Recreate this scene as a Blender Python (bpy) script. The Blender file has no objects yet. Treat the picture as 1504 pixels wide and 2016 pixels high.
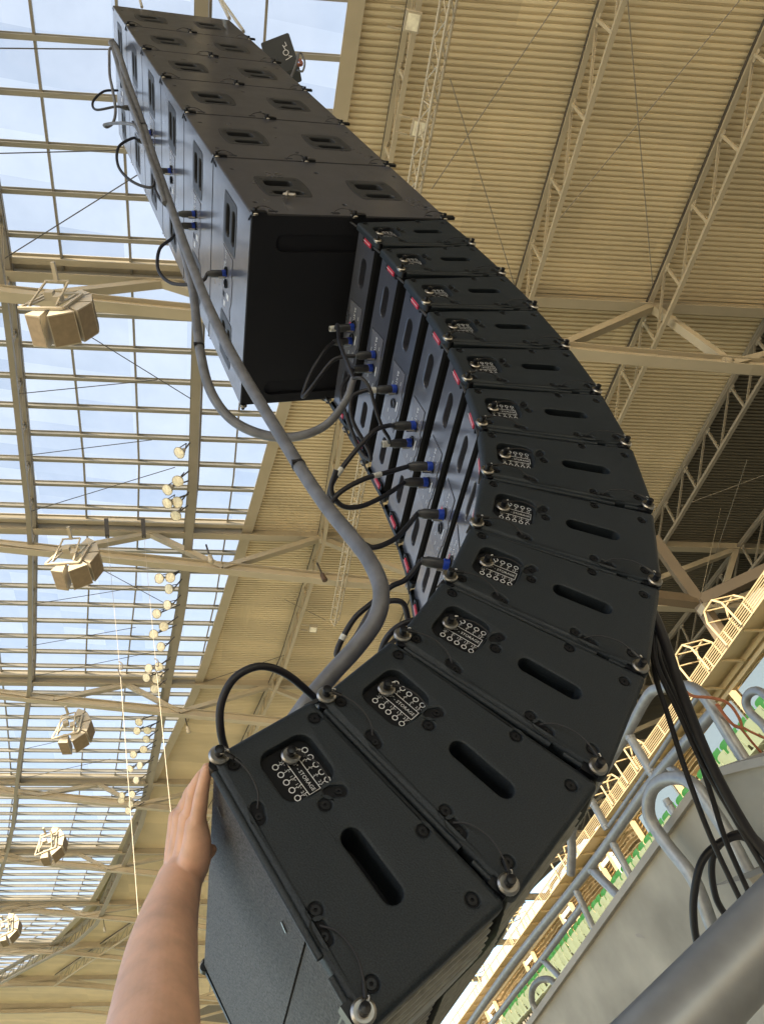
import bpy, bmesh, math, random
import numpy as np
from mathutils import Vector, Matrix
from mathutils.geometry import tessellate_polygon
random.seed(7)
S = bpy.context.scene
COL = S.collection
PI = math.pi
# ------------------------------------------------------------------ camera
RC = np.array([[0.91302346, -0.16788387, -0.37175687], [-0.12565968, 0.75129194, -0.64789665], [0.38806934, 0.63825969, 0.66485093]])
CAM = np.array([-0.69261513, -0.91764331, -5.71914050])
F = 1497.685
cd = bpy.data.cameras.new('camera'); cam = bpy.data.objects.new('camera', cd); COL.objects.link(cam); S.camera = cam
cd.sensor_fit = 'AUTO'; cd.sensor_width = 36; cd.lens = F / 2016 * 36; cd.clip_start = 0.02; cd.clip_end = 4000
m = Matrix.Identity(4)
for i in range(3):
    m[i][0] = RC[0][i]; m[i][1] = -RC[1][i]; m[i][2] = -RC[2][i]; m[i][3] = CAM[i]
cam.matrix_world = m
def ray(u, v): return RC.T @ np.array([(u - 752) / F, (v - 1008) / F, 1.0])
def U(u, v, d): return Vector((CAM + ray(u, v) * d).tolist())        # a photo direction at its own distance
def on_x(u, v, x):
    d = ray(u, v); return Vector((CAM + d * ((x - CAM[0]) / d[0])).tolist())
# ------------------------------------------------------------------ light
SUN_EL, SUN_AZ = math.radians(17), math.radians(231)
W = bpy.data.worlds.new('World'); S.world = W; W.use_nodes = True
nt = W.node_tree; bg = nt.nodes['Background']; sky = nt.nodes.new('ShaderNodeTexSky'); sky.sky_type = 'NISHITA'
sky.sun_disc = False; sky.sun_elevation = SUN_EL; sky.sun_rotation = PI / 2 - SUN_AZ; sky.air_density = 1.0; sky.dust_density = 0.9; sky.altitude = 50
nt.links.new(sky.outputs[0], bg.inputs[0]); bg.inputs[1].default_value = 0.15
ld = bpy.data.lights.new('sun', 'SUN'); ld.energy = 5.0; ld.angle = math.radians(0.5); ld.color = (1.0, 0.84, 0.62)
sun = bpy.data.objects.new('sun', ld); COL.objects.link(sun)
sd = Vector((math.cos(SUN_EL) * math.cos(SUN_AZ), math.cos(SUN_EL) * math.sin(SUN_AZ), math.sin(SUN_EL)))
sun.rotation_euler = sd.to_track_quat('Z', 'Y').to_euler()
S.view_settings.view_transform = 'Standard'; S.view_settings.look = 'None'; S.view_settings.gamma = 1; S.view_settings.exposure = 1.3
S.render.engine = 'CYCLES'
S.cycles.max_bounces = 8; S.cycles.diffuse_bounces = 4; S.cycles.transparent_max_bounces = 12
# ------------------------------------------------------------------ materials
def mat(name, col, rough=0.5, metal=0.0, spec=0.5, noise=None, bump=None, coat=0, rv=0):
    """noise=(scale, amount[, detail]) colour mottling; bump=(scale, strength, distance)"""
    M = bpy.data.materials.new(name); M.use_nodes = True
    n = M.node_tree; b = n.nodes['Principled BSDF']
    b.inputs['Roughness'].default_value = rough; b.inputs['Metallic'].default_value = metal
    b.inputs['Specular IOR Level'].default_value = spec; b.inputs['Coat Weight'].default_value = coat
    c = (*col, 1); b.inputs['Base Color'].default_value = c
    tc = n.nodes.new('ShaderNodeTexCoord')
    if noise:
        t = n.nodes.new('ShaderNodeTexNoise'); t.inputs['Scale'].default_value = noise[0]; t.inputs['Detail'].default_value = noise[2] if len(noise) > 2 else 5
        n.links.new(tc.outputs['Object'], t.inputs['Vector'])
        r = n.nodes.new('ShaderNodeValToRGB'); a = noise[1]
        r.color_ramp.elements[0].position = .3; r.color_ramp.elements[1].position = .7
        r.color_ramp.elements[0].color = tuple(x * (1 - a) for x in col) + (1,); r.color_ramp.elements[1].color = tuple(min(1, x * (1 + a)) for x in col) + (1,)
        n.links.new(t.outputs['Fac'], r.inputs[0]); n.links.new(r.outputs[0], b.inputs['Base Color'])
    if rv:
        oi = n.nodes.new('ShaderNodeObjectInfo'); va = n.nodes.new('ShaderNodeVectorMath'); va.operation = 'ADD'; vs = n.nodes.new('ShaderNodeVectorMath'); vs.operation = 'SCALE'; vs.inputs[0].default_value = (3, 5, 7)
        n.links.new(oi.outputs['Random'], vs.inputs['Scale']); n.links.new(vs.outputs[0], va.inputs[1]); n.links.new(tc.outputs['Object'], va.inputs[0])
        sn = n.nodes.new('ShaderNodeTexNoise'); sn.inputs['Scale'].default_value = 11; sn.inputs['Detail'].default_value = 14; sn.inputs['Roughness'].default_value = .72
        n.links.new(va.outputs[0], sn.inputs['Vector']); sr_ = n.nodes.new('ShaderNodeMapRange'); sr_.inputs[1].default_value = .66; sr_.inputs[2].default_value = .80; sr_.inputs[3].default_value = 0; sr_.inputs[4].default_value = .14
        n.links.new(sn.outputs['Fac'], sr_.inputs[0]); mc = n.nodes.new('ShaderNodeMixRGB'); mc.inputs[2].default_value = (.13, .125, .12, 1); n.links.new(sr_.outputs[0], mc.inputs[0])
        if noise: n.links.new(r.outputs[0], mc.inputs[1])
        else: mc.inputs[1].default_value = c
        n.links.new(mc.outputs[0], b.inputs['Base Color'])
        t = n.nodes.new('ShaderNodeTexNoise'); t.inputs['Scale'].default_value = 6; t.inputs['Detail'].default_value = 9; t.inputs['Roughness'].default_value = .7
        n.links.new(va.outputs[0], t.inputs['Vector']); r = n.nodes.new('ShaderNodeMapRange'); r.inputs[1].default_value = .3; r.inputs[2].default_value = .7; r.inputs[3].default_value = rough * (1 - rv); r.inputs[4].default_value = rough * (1 + rv)
        n.links.new(t.outputs['Fac'], r.inputs[0]); n.links.new(r.outputs[0], b.inputs['Roughness'])
    if bump:
        t = n.nodes.new('ShaderNodeTexNoise'); t.inputs['Scale'].default_value = bump[0]; t.inputs['Detail'].default_value = 3
        n.links.new(tc.outputs['Object'], t.inputs['Vector'])
        p = n.nodes.new('ShaderNodeBump'); p.inputs['Strength'].default_value = bump[1]; p.inputs['Distance'].default_value = bump[2]
        n.links.new(t.outputs['Fac'], p.inputs['Height']); n.links.new(p.outputs[0], b.inputs['Normal'])
    return M
BLK = mat('textured_black_paint', (.0195, .0255, .032), .50, spec=.34, noise=(520, .42, 3), bump=(430, .6, .0009), rv=.22)
BODY = mat('black_cabinet_paint', (.060, .064, .084), .32, spec=.7, noise=(500, .3, 2), bump=(400, .10, .0004), rv=.2)
BODY.node_tree.nodes['Principled BSDF'].inputs['Coat Weight'].default_value = 1.0; BODY.node_tree.nodes['Principled BSDF'].inputs['Coat Roughness'].default_value = .17
UNDER = mat('coarse_grey_paint', (.080, .078, .080), .62, spec=.4, noise=(300, .75, 3), bump=(320, 1.0, .0016))
SUBB = mat('joint_and_underside_shade', (.011, .012, .017), .6, spec=.3)  # black for joint edges; on the underside it stands in for shade
PIT = mat('matt_black_gap_shade', (.006, .007, .010), .7, spec=.25)  # black of recesses and seams, also shade painted between the small cabinets
GLOSSB = mat('gloss_black_plastic', (.010, .011, .014), .32, spec=.35)
PANEL = mat('connector_panel_grey', (.13, .135, .165), .22, spec=.7)
GRIL = mat('grille_louver_grey', (.30, .305, .28), .45, metal=.2, spec=.5, noise=(60, .2))
STEEL = mat('stainless_steel', (.40, .385, .36), .34, metal=1, bump=(200, .1, .0005))
WHITE = mat('white_print', (.75, .76, .78), .5)
RED = mat('red_label', (.48, .03, .06), .4)
BLUE = mat('blue_collar', (.012, .05, .40), .4)
RUB = mat('black_rubber', (.016, .015, .019), .5, bump=(300, .2, .0006))
RUBG = mat('grey_rubber_jacket', (.14, .142, .155), .42, noise=(25, .25), bump=(120, .25, .001))
RUBM = mat('dark_grey_jacket', (.045, .046, .05), .45, noise=(30, .2))
TAPE = mat('white_tape', (.6, .6, .57), .6)
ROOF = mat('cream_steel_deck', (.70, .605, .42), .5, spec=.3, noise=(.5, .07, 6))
ROOFD = mat('deck_shade_tone', (.155, .14, .105), .6, noise=(.5, .07, 6))  # deck darkened in its colour, standing in for shade
RST = mat('cream_painted_steel', (.42, .37, .275), .5, spec=.4, noise=(1.2, .06))
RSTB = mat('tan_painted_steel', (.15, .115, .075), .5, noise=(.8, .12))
RSTD = mat('grey_cream_steel', (.27, .245, .20), .5, spec=.4, noise=(1.2, .08))
ALU = mat('glazing_bar_aluminium', (.29, .275, .235), .4, spec=.5, noise=(2, .08))
CREAM = mat('cream_plastic', (.43, .385, .30), .5, noise=(3, .05))
TAN = mat('tan_speaker_cloth', (.23, .18, .12), .8, noise=(5, .12))
LENS = mat('lamp_lens', (.85, .80, .66), .12, spec=.8, noise=(7, .22))
DSTEEL = mat('dark_bracket_steel', (.06, .055, .05), .5)
GALV = mat('galvanised_tube', (.34, .34, .335), .44, metal=.5, noise=(30, .13, 8), bump=(90, .16, .0008), rv=.2)
CONC = mat('cast_concrete', (.36, .33, .265), .85, noise=(2.6, .26, 10), bump=(60, .12, .004))
DCON = mat('blocker_dark', (.09, .085, .075), .8)  # dark colour of the added light blockers
CONCE = mat('concrete_coping', (.37, .34, .29), .8, noise=(5, .12, 8), bump=(60, .2, .003))
GOLD = mat('cream_facade_paint', (.50, .40, .24), .5, noise=(1.5, .05))
SEATG = mat('green_seat', (.025, .13, .03), .4)
SEATW = mat('pale_seat', (.21, .25, .165), .4)
GROUND = mat('pitch_cover', (.62, .56, .42), .9, noise=(.05, .15))
ROPE = mat('pale_rope', (.48, .44, .36), .7)
BAG = mat('black_canvas', (.018, .022, .026), .6, bump=(200, .3, .001))
ORG = mat('brown_cord', (.45, .16, .08), .6)
SKIN = mat('skin', (.74, .44, .30), .44, spec=.45, noise=(26, .15, 7), bump=(75, .5, .0016))
SKIN.node_tree.nodes['Principled BSDF'].inputs['Subsurface Weight'].default_value = .06
SKIN.node_tree.nodes['Principled BSDF'].inputs['Subsurface Radius'].default_value = (.02, .007, .004)
SKIN.node_tree.nodes['Principled BSDF'].inputs['Subsurface Scale'].default_value = .5
NAIL = mat('finger_nail', (.62, .36, .27), .3)
def glass_mat():
    M = bpy.data.materials.new('hazy_roof_glass'); M.use_nodes = True; n = M.node_tree; n.nodes.clear()
    o = n.nodes.new('ShaderNodeOutputMaterial'); tr = n.nodes.new('ShaderNodeBsdfTransparent'); tr.inputs[0].default_value = (.97, .99, 1, 1)
    tl = n.nodes.new('ShaderNodeBsdfTranslucent'); tl.inputs[0].default_value = (.93, .95, .97, 1)
    gl = n.nodes.new('ShaderNodeBsdfGlossy'); gl.inputs['Roughness'].default_value = .05
    mx = n.nodes.new('ShaderNodeMixShader'); mx2 = n.nodes.new('ShaderNodeMixShader'); mx2.inputs[0].default_value = .05
    tc = n.nodes.new('ShaderNodeTexCoord'); t = n.nodes.new('ShaderNodeTexNoise'); t.inputs['Scale'].default_value = .6; t.inputs['Detail'].default_value = 8
    r = n.nodes.new('ShaderNodeMapRange'); r.inputs[3].default_value = .36; r.inputs[4].default_value = .66
    n.links.new(tc.outputs['Object'], t.inputs[0]); n.links.new(t.outputs['Fac'], r.inputs[0]); n.links.new(r.outputs[0], mx.inputs[0])
    n.links.new(tr.outputs[0], mx.inputs[1]); n.links.new(tl.outputs[0], mx.inputs[2])
    n.links.new(mx.outputs[0], mx2.inputs[1]); n.links.new(gl.outputs[0], mx2.inputs[2]); n.links.new(mx2.outputs[0], o.inputs[0])
    return M
GLASS = glass_mat()
WIN = mat('gold_reflection_glass', (.60, .46, .26), .07, metal=.85)  # gold tint puts the warm reflections into the glass colour
n_ = WIN.node_tree; wv = n_.nodes.new('ShaderNodeTexWave'); wv.bands_direction = 'Z'; wv.inputs['Scale'].default_value = 1.3; wv.inputs['Distortion'].default_value = 5; wv.inputs['Detail'].default_value = 2; wv.inputs['Detail Scale'].default_value = .6
tc_ = n_.nodes.new('ShaderNodeTexCoord'); bp_ = n_.nodes.new('ShaderNodeBump'); bp_.inputs['Strength'].default_value = 1; bp_.inputs['Distance'].default_value = .22
n_.links.new(tc_.outputs['Object'], wv.inputs['Vector']); n_.links.new(wv.outputs['Fac'], bp_.inputs['Height']); n_.links.new(bp_.outputs[0], n_.nodes['Principled BSDF'].inputs['Normal'])
WINB = mat('sky_reflection_glass', (.20, .26, .31), .15, metal=.3, bump=(2, .3, .03))  # pale blue puts the sky's reflection into the pane colour
# ------------------------------------------------------------------ helpers
class MB:
    def __init__(s): s.v = []; s.f = []; s.m = []
    def add(s, V, Fc, mi=0):
        o = len(s.v); s.v += [tuple(x) for x in V]; s.f += [tuple(i + o for i in f) for f in Fc]; s.m += [mi] * len(Fc)
        return s
    def build(s, name, mats, parent=None, M=None, smooth=35, fix=True, wn=False):
        me = bpy.data.meshes.new(name); me.from_pydata(s.v, [], s.f)
        if not isinstance(mats, (list, tuple)): mats = [mats]
        for q in mats: me.materials.append(q)
        me.polygons.foreach_set('material_index', s.m)
        if fix:
            b = bmesh.new(); b.from_mesh(me); bmesh.ops.remove_doubles(b, verts=b.verts, dist=1e-6); bmesh.ops.recalc_face_normals(b, faces=b.faces); b.to_mesh(me); b.free()
        if smooth:
            me.polygons.foreach_set('use_smooth', [True] * len(me.polygons)); me.set_sharp_from_angle(angle=math.radians(smooth))
        o = bpy.data.objects.new(name, me); COL.objects.link(o)
        if M is not None: o.matrix_local = M
        if wn: w_ = o.modifiers.new('wn', 'WEIGHTED_NORMAL'); w_.keep_sharp = True; w_.weight = 80
        if parent is not None: o.parent = parent
        return o
    def box(s, c, size, mi=0, X=None, Y=None, Z=None):
        c = Vector(c); X = Vector(X or (1, 0, 0)) * size[0] / 2; Y = Vector(Y or (0, 1, 0)) * size[1] / 2; Z = Vector(Z or (0, 0, 1)) * size[2] / 2
        V = [c + X * a + Y * b + Z * d for d in (-1, 1) for b in (-1, 1) for a in (-1, 1)]
        return s.add(V, [(0, 2, 3, 1), (4, 5, 7, 6), (0, 1, 5, 4), (2, 6, 7, 3), (0, 4, 6, 2), (1, 3, 7, 5)], mi)
    def bar(s, a, b, w, h, up=(0, 0, 1), mi=0):
        a = Vector(a); b = Vector(b); d = (b - a); L = d.length; d.normalize(); up = Vector(up); x = d.cross(up)
        if x.length < 1e-4: x = d.cross(Vector((1, 0, 0)))
        x.normalize(); z = x.cross(d)
        return s.box((a + b) / 2, (L, w, h), mi, d, x, z)
    def ibeam(s, a, b, w, h, up, mi=0):
        up = Vector(up).normalized(); t = h * .09
        s.bar(Vector(a) + up * (h / 2), Vector(b) + up * (h / 2), w, t, up, mi); s.bar(Vector(a) - up * (h / 2), Vector(b) - up * (h / 2), w, t, up, mi)
        return s.bar(a, b, w * .16, h - t - .004, up, mi)
    def cyl(s, a, b, r, r2=None, n=14, mi=0, caps=True):
        a = Vector(a); b = Vector(b); r2 = r if r2 is None else r2; d = (b - a).normalized()
        x = d.orthogonal().normalized(); y = d.cross(x); V = []
        for p, q in ((a, r), (b, r2)):
            V += [p + (x * math.cos(2 * PI * i / n) + y * math.sin(2 * PI * i / n)) * q for i in range(n)]
        Fc = [(i, (i + 1) % n, n + (i + 1) % n, n + i) for i in range(n)]
        if caps: Fc += [tuple(range(n))[::-1], tuple(range(n, 2 * n))]
        return s.add(V, Fc, mi)
    def lathe(s, a, d, prof, n=18, mi=0):
        """prof = [(along, radius)] about direction d from a"""
        a = Vector(a); d = Vector(d).normalized(); x = d.orthogonal().normalized(); y = d.cross(x); V = []
        for t, r in prof: V += [a + d * t + (x * math.cos(2 * PI * i / n) + y * math.sin(2 * PI * i / n)) * max(r, 1e-5) for i in range(n)]
        Fc = [(k * n + i, k * n + (i + 1) % n, (k + 1) * n + (i + 1) % n, (k + 1) * n + i) for k in range(len(prof) - 1) for i in range(n)]
        return s.add(V, Fc, mi)
    def tube(s, P, r, n=10, mi=0, sub=6, closed=False):
        P = [Vector(p) for p in P]
        if not callable(r): rr = r; r = lambda t: rr
        Q = spline(P, sub) if sub > 1 else P
        N = len(Q); T = [(Q[min(i + 1, N - 1)] - Q[max(i - 1, 0)]).normalized() for i in range(N)]
        x = T[0].orthogonal().normalized(); V = []
        for i in range(N):
            x = (x - T[i] * x.dot(T[i])).normalized(); y = T[i].cross(x); q = r(i / (N - 1))
            V += [Q[i] + (x * math.cos(2 * PI * k / n) + y * math.sin(2 * PI * k / n)) * q for k in range(n)]
        Fc = [(i * n + k, i * n + (k + 1) % n, (i + 1) * n + (k + 1) % n, (i + 1) * n + k) for i in range(N - 1) for k in range(n)]
        Fc += [tuple(range(n))[::-1], tuple(range((N - 1) * n, N * n))]
        return s.add(V, Fc, mi)
def spline(P, sub):
    if len(P) < 3: return P
    E = [P[0] * 2 - P[1]] + P + [P[-1] * 2 - P[-2]]; out = []
    for i in range(1, len(E) - 2):
        a, b, c, d = E[i - 1:i + 3]
        for k in range(sub):
            t = k / sub
            out.append(.5 * ((2 * b) + (c - a) * t + (2 * a - 5 * b + 4 * c - d) * t * t + (3 * b - a - 3 * c + d) * t ** 3))
    out.append(P[-1]); return out
def tag(o, label=None, cat=None, group=None, kind=None):
    if label: o['label'] = label
    if cat: o['category'] = cat
    if group: o['group'] = group
    if kind: o['kind'] = kind
    return o
def thing(name, label, cat, loc=(0, 0, 0), group=None, rot=None):
    o = bpy.data.objects.new(name, None); COL.objects.link(o); o.location = loc; o.empty_display_size = .1
    if rot is not None: o.rotation_euler = rot
    return tag(o, label, cat, group)
def dup(o, parent=None):
    c = o.copy(); COL.objects.link(c)
    if parent is not None: c.parent = parent
    for ch in list(o.children): dup(ch, c)
    return c
def world_child(o, root):                      # keep world placement under an Empty that only has a location
    o.parent = root; o.matrix_parent_inverse = Matrix.Translation(-Vector(root.location)); return o
def poly_round(P, inset, r, n=5):
    """convex CCW polygon moved inwards by inset, corners rounded with r"""
    N = len(P); L = []
    for i in range(N):
        a = Vector(P[i]); b = Vector(P[(i + 1) % N]); d = (b - a).normalized(); nn = Vector((-d.y, d.x)); L.append((a + nn * inset, d))
    C = []
    for i in range(N):
        (a, d), (b, e) = L[i - 1], L[i]; den = d.x * e.y - d.y * e.x; t = ((b.x - a.x) * e.y - (b.y - a.y) * e.x) / den; C.append((a + d * t, d, e))
    out = []
    for c, d, e in C:
        ang = math.acos(max(-1, min(1, d.dot(e)))); k = r * math.tan(ang / 2); p = c - d * k; nn = Vector((-d.y, d.x)); o = p + nn * r
        a0 = math.atan2(-nn.y, -nn.x)
        out += [(o.x + r * math.cos(a0 + ang * j / n), o.y + r * math.sin(a0 + ang * j / n)) for j in range(n + 1)]
    return out
def rr_fn(cx, cy, w, h, r, rot=0, n=5):
    def fn(g):
        W2, H2 = w / 2, h / 2; P = poly_round([(-W2, -H2), (W2, -H2), (W2, H2), (-W2, H2)], -g, max(r + g, 1e-4), n)
        c, s_ = math.cos(rot), math.sin(rot)
        return [(cx + x * c - y * s_, cy + x * s_ + y * c) for x, y in P]
    return fn
def poly_fn(P, r, n=5): return lambda g: poly_round(P, -g, max(r + g, 1e-4), n)
def face_holes(mb, M, outer, holes, bev=0, thick=0, mi=0, hb=.002, cap=True):
    """outer: fn(inflate)->loop.  holes: [(fn, depth, floor material, wall material)].  M(u,w,d): to 3D, d outward"""
    loops = [outer(-bev) if bev else outer(0)] + [h[0](hb) for h in holes]
    L3 = [[Vector((x, y, 0)) for x, y in l] for l in loops]; flat = [p for l in L3 for p in l]
    mb.add([M(p.x, p.y, 0) for p in flat], [tuple(t) for t in tessellate_polygon(L3)], mi)
    if bev:
        rings = [[M(x, y, -bev * (1 - math.cos(t * PI / 2))) for x, y in outer(-bev * (1 - math.sin(t * PI / 2)))] for t in (0, .33, .66, 1)]
        if thick: rings.append([M(x, y, -thick) for x, y in outer(0)])
        loft(mb, rings, mi)
    elif thick:
        loft(mb, [[M(x, y, 0) for x, y in outer(0)], [M(x, y, -thick) for x, y in outer(0)]], mi)
    for fn, dep, fm, wm in holes:
        rings = [[M(x, y, -hb * (1 - math.cos(t * PI / 2))) for x, y in fn(hb * (1 - math.sin(t * PI / 2)))] for t in (0, .5, 1)]
        loft(mb, rings, mi); loft(mb, [rings[-1], [M(x, y, -dep) for x, y in fn(0)]], wm)
        if fm is not None:
            l = [Vector((x, y, 0)) for x, y in fn(0)]; mb.add([M(p.x, p.y, -dep) for p in l], [tuple(t) for t in tessellate_polygon([l])], fm)
def loft(mb, rings, mi=0):
    n = len(rings[0]); V = [p for r in rings for p in r]
    mb.add(V, [(k * n + i, k * n + (i + 1) % n, (k + 1) * n + (i + 1) % n, (k + 1) * n + i) for k in range(len(rings) - 1) for i in range(n)], mi)
def prism(mb, P, M, d0, d1, mi=0):
    loft(mb, [[M(x, y, d0) for x, y in P], [M(x, y, d1) for x, y in P]], mi)
    for d in (d0, d1): mb.add([M(x, y, d) for x, y in P], [tuple(range(len(P)))], mi)
def text(mb, s, size, M, ang=0, at=(0, 0), mi=0, lift=.0004):
    c = bpy.data.curves.new('t', 'FONT'); c.body = s; c.size = size; c.align_x = 'CENTER'; c.align_y = 'CENTER'; c.resolution_u = 2
    o = bpy.data.objects.new('t', c); COL.objects.link(o); me = bpy.data.meshes.new_from_object(o); ca, sa = math.cos(ang), math.sin(ang)
    mb.add([M(at[0] + v.co.x * ca - v.co.y * sa, at[1] + v.co.x * sa + v.co.y * ca, lift) for v in me.vertices], [tuple(p.vertices) for p in me.polygons], mi)
    bpy.data.objects.remove(o); bpy.data.curves.remove(c); bpy.data.meshes.remove(me)
def ringmark(mb, x, y, r, w, M, mi=0, lift=.0004, n=14):
    V = [M(x + q * math.cos(2 * PI * i / n), y + q * math.sin(2 * PI * i / n), lift) for q in (r, r - w) for i in range(n)]
    mb.add(V, [(i, (i + 1) % n, n + (i + 1) % n, n + i) for i in range(n)], mi)
def linemark(mb, a, b, w, M, mi=0, lift=.0004):
    a = Vector(a); b = Vector(b); d = (b - a).normalized(); nn = Vector((-d.y, d.x)) * w / 2; a -= d * w / 2; b += d * w / 2
    mb.add([M(p.x, p.y, lift) for p in (a - nn, b - nn, b + nn, a + nn)], [(0, 1, 2, 3)], mi)
# ================================================================== SETTING
WID = 0.741                                    # cabinet width
g = MB(); Z0 = CAM[2] - 13
g.add([(-1500, -1500, Z0), (1500, -1500, Z0), (1500, 1500, Z0), (-1500, 1500, Z0)], [(0, 1, 2, 3)])
tag(g.build('ground', GROUND, smooth=0), kind='structure')
g = MB(); g.add([(-150, 24, Z0 + .01), (-7, 24, Z0 + .01), (-7, 190, Z0 + .01), (-150, 190, Z0 + .01)], [(0, 1, 2, 3)]); tag(g.build('pitch', mat('pitch_grass', (.075, .11, .03), .9, noise=(.3, .2)), smooth=0), kind='structure')
g = MB(); g.add([(34, -200, Z0 + .01), (600, -200, Z0 + .01), (600, 400, Z0 + .01), (34, 400, Z0 + .01)], [(0, 1, 2, 3)]); tag(g.build('road', mat('asphalt', (.05, .05, .052), .9), smooth=0), kind='structure')
def tone(M, target, ds, amt, base=None):
    n = M.node_tree; tc = n.nodes.new('ShaderNodeNewGeometry'); d = n.nodes.new('ShaderNodeVectorMath'); d.operation = 'DOT_PRODUCT'; d.inputs[1].default_value = tuple(x / ds[0] for x in DT)
    d2 = n.nodes.new('ShaderNodeVectorMath'); d2.operation = 'DOT_PRODUCT'; d2.inputs[1].default_value = tuple((x) / ds[1] for x in DR); cb = n.nodes.new('ShaderNodeCombineXYZ'); fl = n.nodes.new('ShaderNodeVectorMath'); fl.operation = 'FLOOR'
    for i_, q in enumerate((d, d2)): n.links.new(tc.outputs['Position'], q.inputs[0]); n.links.new(q.outputs['Value'], cb.inputs[i_])
    n.links.new(cb.outputs[0], fl.inputs[0]); w = n.nodes.new('ShaderNodeTexWhiteNoise'); n.links.new(fl.outputs[0], w.inputs['Vector']); return n, w
# roof plane frame: s runs along the stand, r outwards up/down the slope, n is the upward normal of the roof
RT_ = np.array([-.27 * 1500 / F, .985 * 1500 / F, 1.0]); DT = RC.T @ np.array([(350 - 752) / F, (2485 - 1008) / F, 1]); DT /= np.linalg.norm(DT)
DR = RC.T @ np.array([1, .06, .1]); DR /= np.linalg.norm(DR); RN = np.cross(DR, DT); RN /= np.linalg.norm(RN)
if RN[2] < 0: RN = -RN
DR -= DT * (DR @ DT); DR /= np.linalg.norm(DR); RH = 22.0
n_, w_ = tone(ROOF, None, (.96, 6.1), .08); b_ = n_.nodes['Principled BSDF']; src = b_.inputs['Base Color'].links[0].from_socket
hs = n_.nodes.new('ShaderNodeHueSaturation'); mr = n_.nodes.new('ShaderNodeMapRange'); mr.inputs[3].default_value = .90; mr.inputs[4].default_value = 1.06
n_.links.new(w_.outputs['Value'], mr.inputs[0]); n_.links.new(mr.outputs[0], hs.inputs['Value']); n_.links.new(src, hs.inputs['Color']); n_.links.new(hs.outputs[0], b_.inputs['Base Color'])
n_, w_ = tone(GLASS, None, (1.29, 1.9), .1); mx_ = [q for q in n_.nodes if q.type == 'MIX_SHADER' and q.inputs[0].links][0]; src = mx_.inputs[0].links[0].from_socket
ad = n_.nodes.new('ShaderNodeMath'); ad.operation = 'MULTIPLY_ADD'; ad.inputs[1].default_value = .22; n_.links.new(w_.outputs['Value'], ad.inputs[0]); n_.links.new(src, ad.inputs[2]); n_.links.new(ad.outputs[0], mx_.inputs[0])
def RP(s, r, dz=0): return Vector((CAM + DT * s + DR * r + RN * (RH - dz)).tolist())
def roofpt(u, v, dz=0):
    d = ray(u, v); return Vector((CAM + d * ((RH - dz) / (d @ RN))).tolist())
NUP = Vector(RN.tolist()); VDT = Vector(DT.tolist()); VDR = Vector(DR.tolist())
def interp(tab):
    X = [a for a, b in tab]; Y = [b for a, b in tab]
    return lambda s: float(np.interp(s, X, Y))
EDGE = interp([(-60, -26), (1.9, -26), (1.91, .95), (13, .95), (24, -.45), (36, -2.15), (49, -5.0), (61, -7.6), (73, -10.6), (90, -17), (110, -28), (130, -44), (155, -70)])  # unseen deck at the start widened to darken what the array reflects
OUTER = interp([(-60, 30), (40, 28.5), (52, 26.6), (64, 26.2), (78, 26.2), (100, 22), (120, 12), (155, -10)])
SL = -.12                                       # bars and ribs run a little askew
GIRD = [-11.2, .5, 12.35, 23.95, 35.75, 47.6, 59.2, 70.6, 82.5, 94.5, 106.5]
SMAX = 150
roof = thing('stadium_roof', 'cream steel stadium roof over the stand, part ribbed deck and part glass', 'roof', RP(10, 10))
# ribbed deck: one sheet folded into trapezoid ribs
mb = MB(); mb2 = MB(); PIT_ = .16; s = -60
SPLIT = interp([(-60, -30), (1.9, -30), (1.91, 15.6), (10.7, 15.7), (20, 16.2), (36, 16.6), (48, 16.2), (60, 15), (75, 13), (100, 4), (155, -20)])  # outer strip and unseen start of the deck take the shade tone
def cut(fn, s0):                                # r where a rib that starts at s0 meets a tangential line
    r = fn(s0)
    for _ in range(4): r = fn(s0 + SL * r)
    return r
while s < SMAX + 3:
    for (a, za), (b, zb) in (((0, 0), (.080, 0)), ((.080, 0), (.092, .078)), ((.092, .078), (.148, .078)), ((.148, .078), (.16, 0))):
        sa, sb = s + a, s + b; q = []
        for t in range(5):
            for ss, z in ((sa, za), (sb, zb)):
                r0 = cut(EDGE, ss); r1 = max(r0 + .1, cut(SPLIT, ss)); r = r0 + (r1 - r0) * t / 4; q.append(RP(ss + SL * r, r, -z))
        mb.add(q, [(2 * t, 2 * t + 1, 2 * t + 3, 2 * t + 2) for t in range(4)]); q = []
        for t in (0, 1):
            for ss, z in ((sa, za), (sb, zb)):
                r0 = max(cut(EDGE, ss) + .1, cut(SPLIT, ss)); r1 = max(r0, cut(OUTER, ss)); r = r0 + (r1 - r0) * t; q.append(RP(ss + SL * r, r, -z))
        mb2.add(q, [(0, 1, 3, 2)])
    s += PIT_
mb.build('ribbed_deck', ROOF, roof and None, smooth=0, fix=False); mb2.build('shade_toned_deck', ROOFD, smooth=0, fix=False)
def rc(o): return world_child(o, roof)
rc(bpy.data.objects['ribbed_deck']); rc(bpy.data.objects['shade_toned_deck'])
# glass
mb = MB(); s = -60.0
while s < SMAX:
    q = []
    for ss in (s, s + 4): r1 = cut(EDGE, ss); rl = -26 - max(0, ss - 70) * 1.2; q += [RP(ss + SL * rl, rl, -.10), RP(ss + SL * r1, r1, -.10)]
    mb.add(q, [(0, 1, 3, 2)]); s += 4
rc(mb.build('glass_sheet', GLASS, smooth=0, fix=False))
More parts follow.
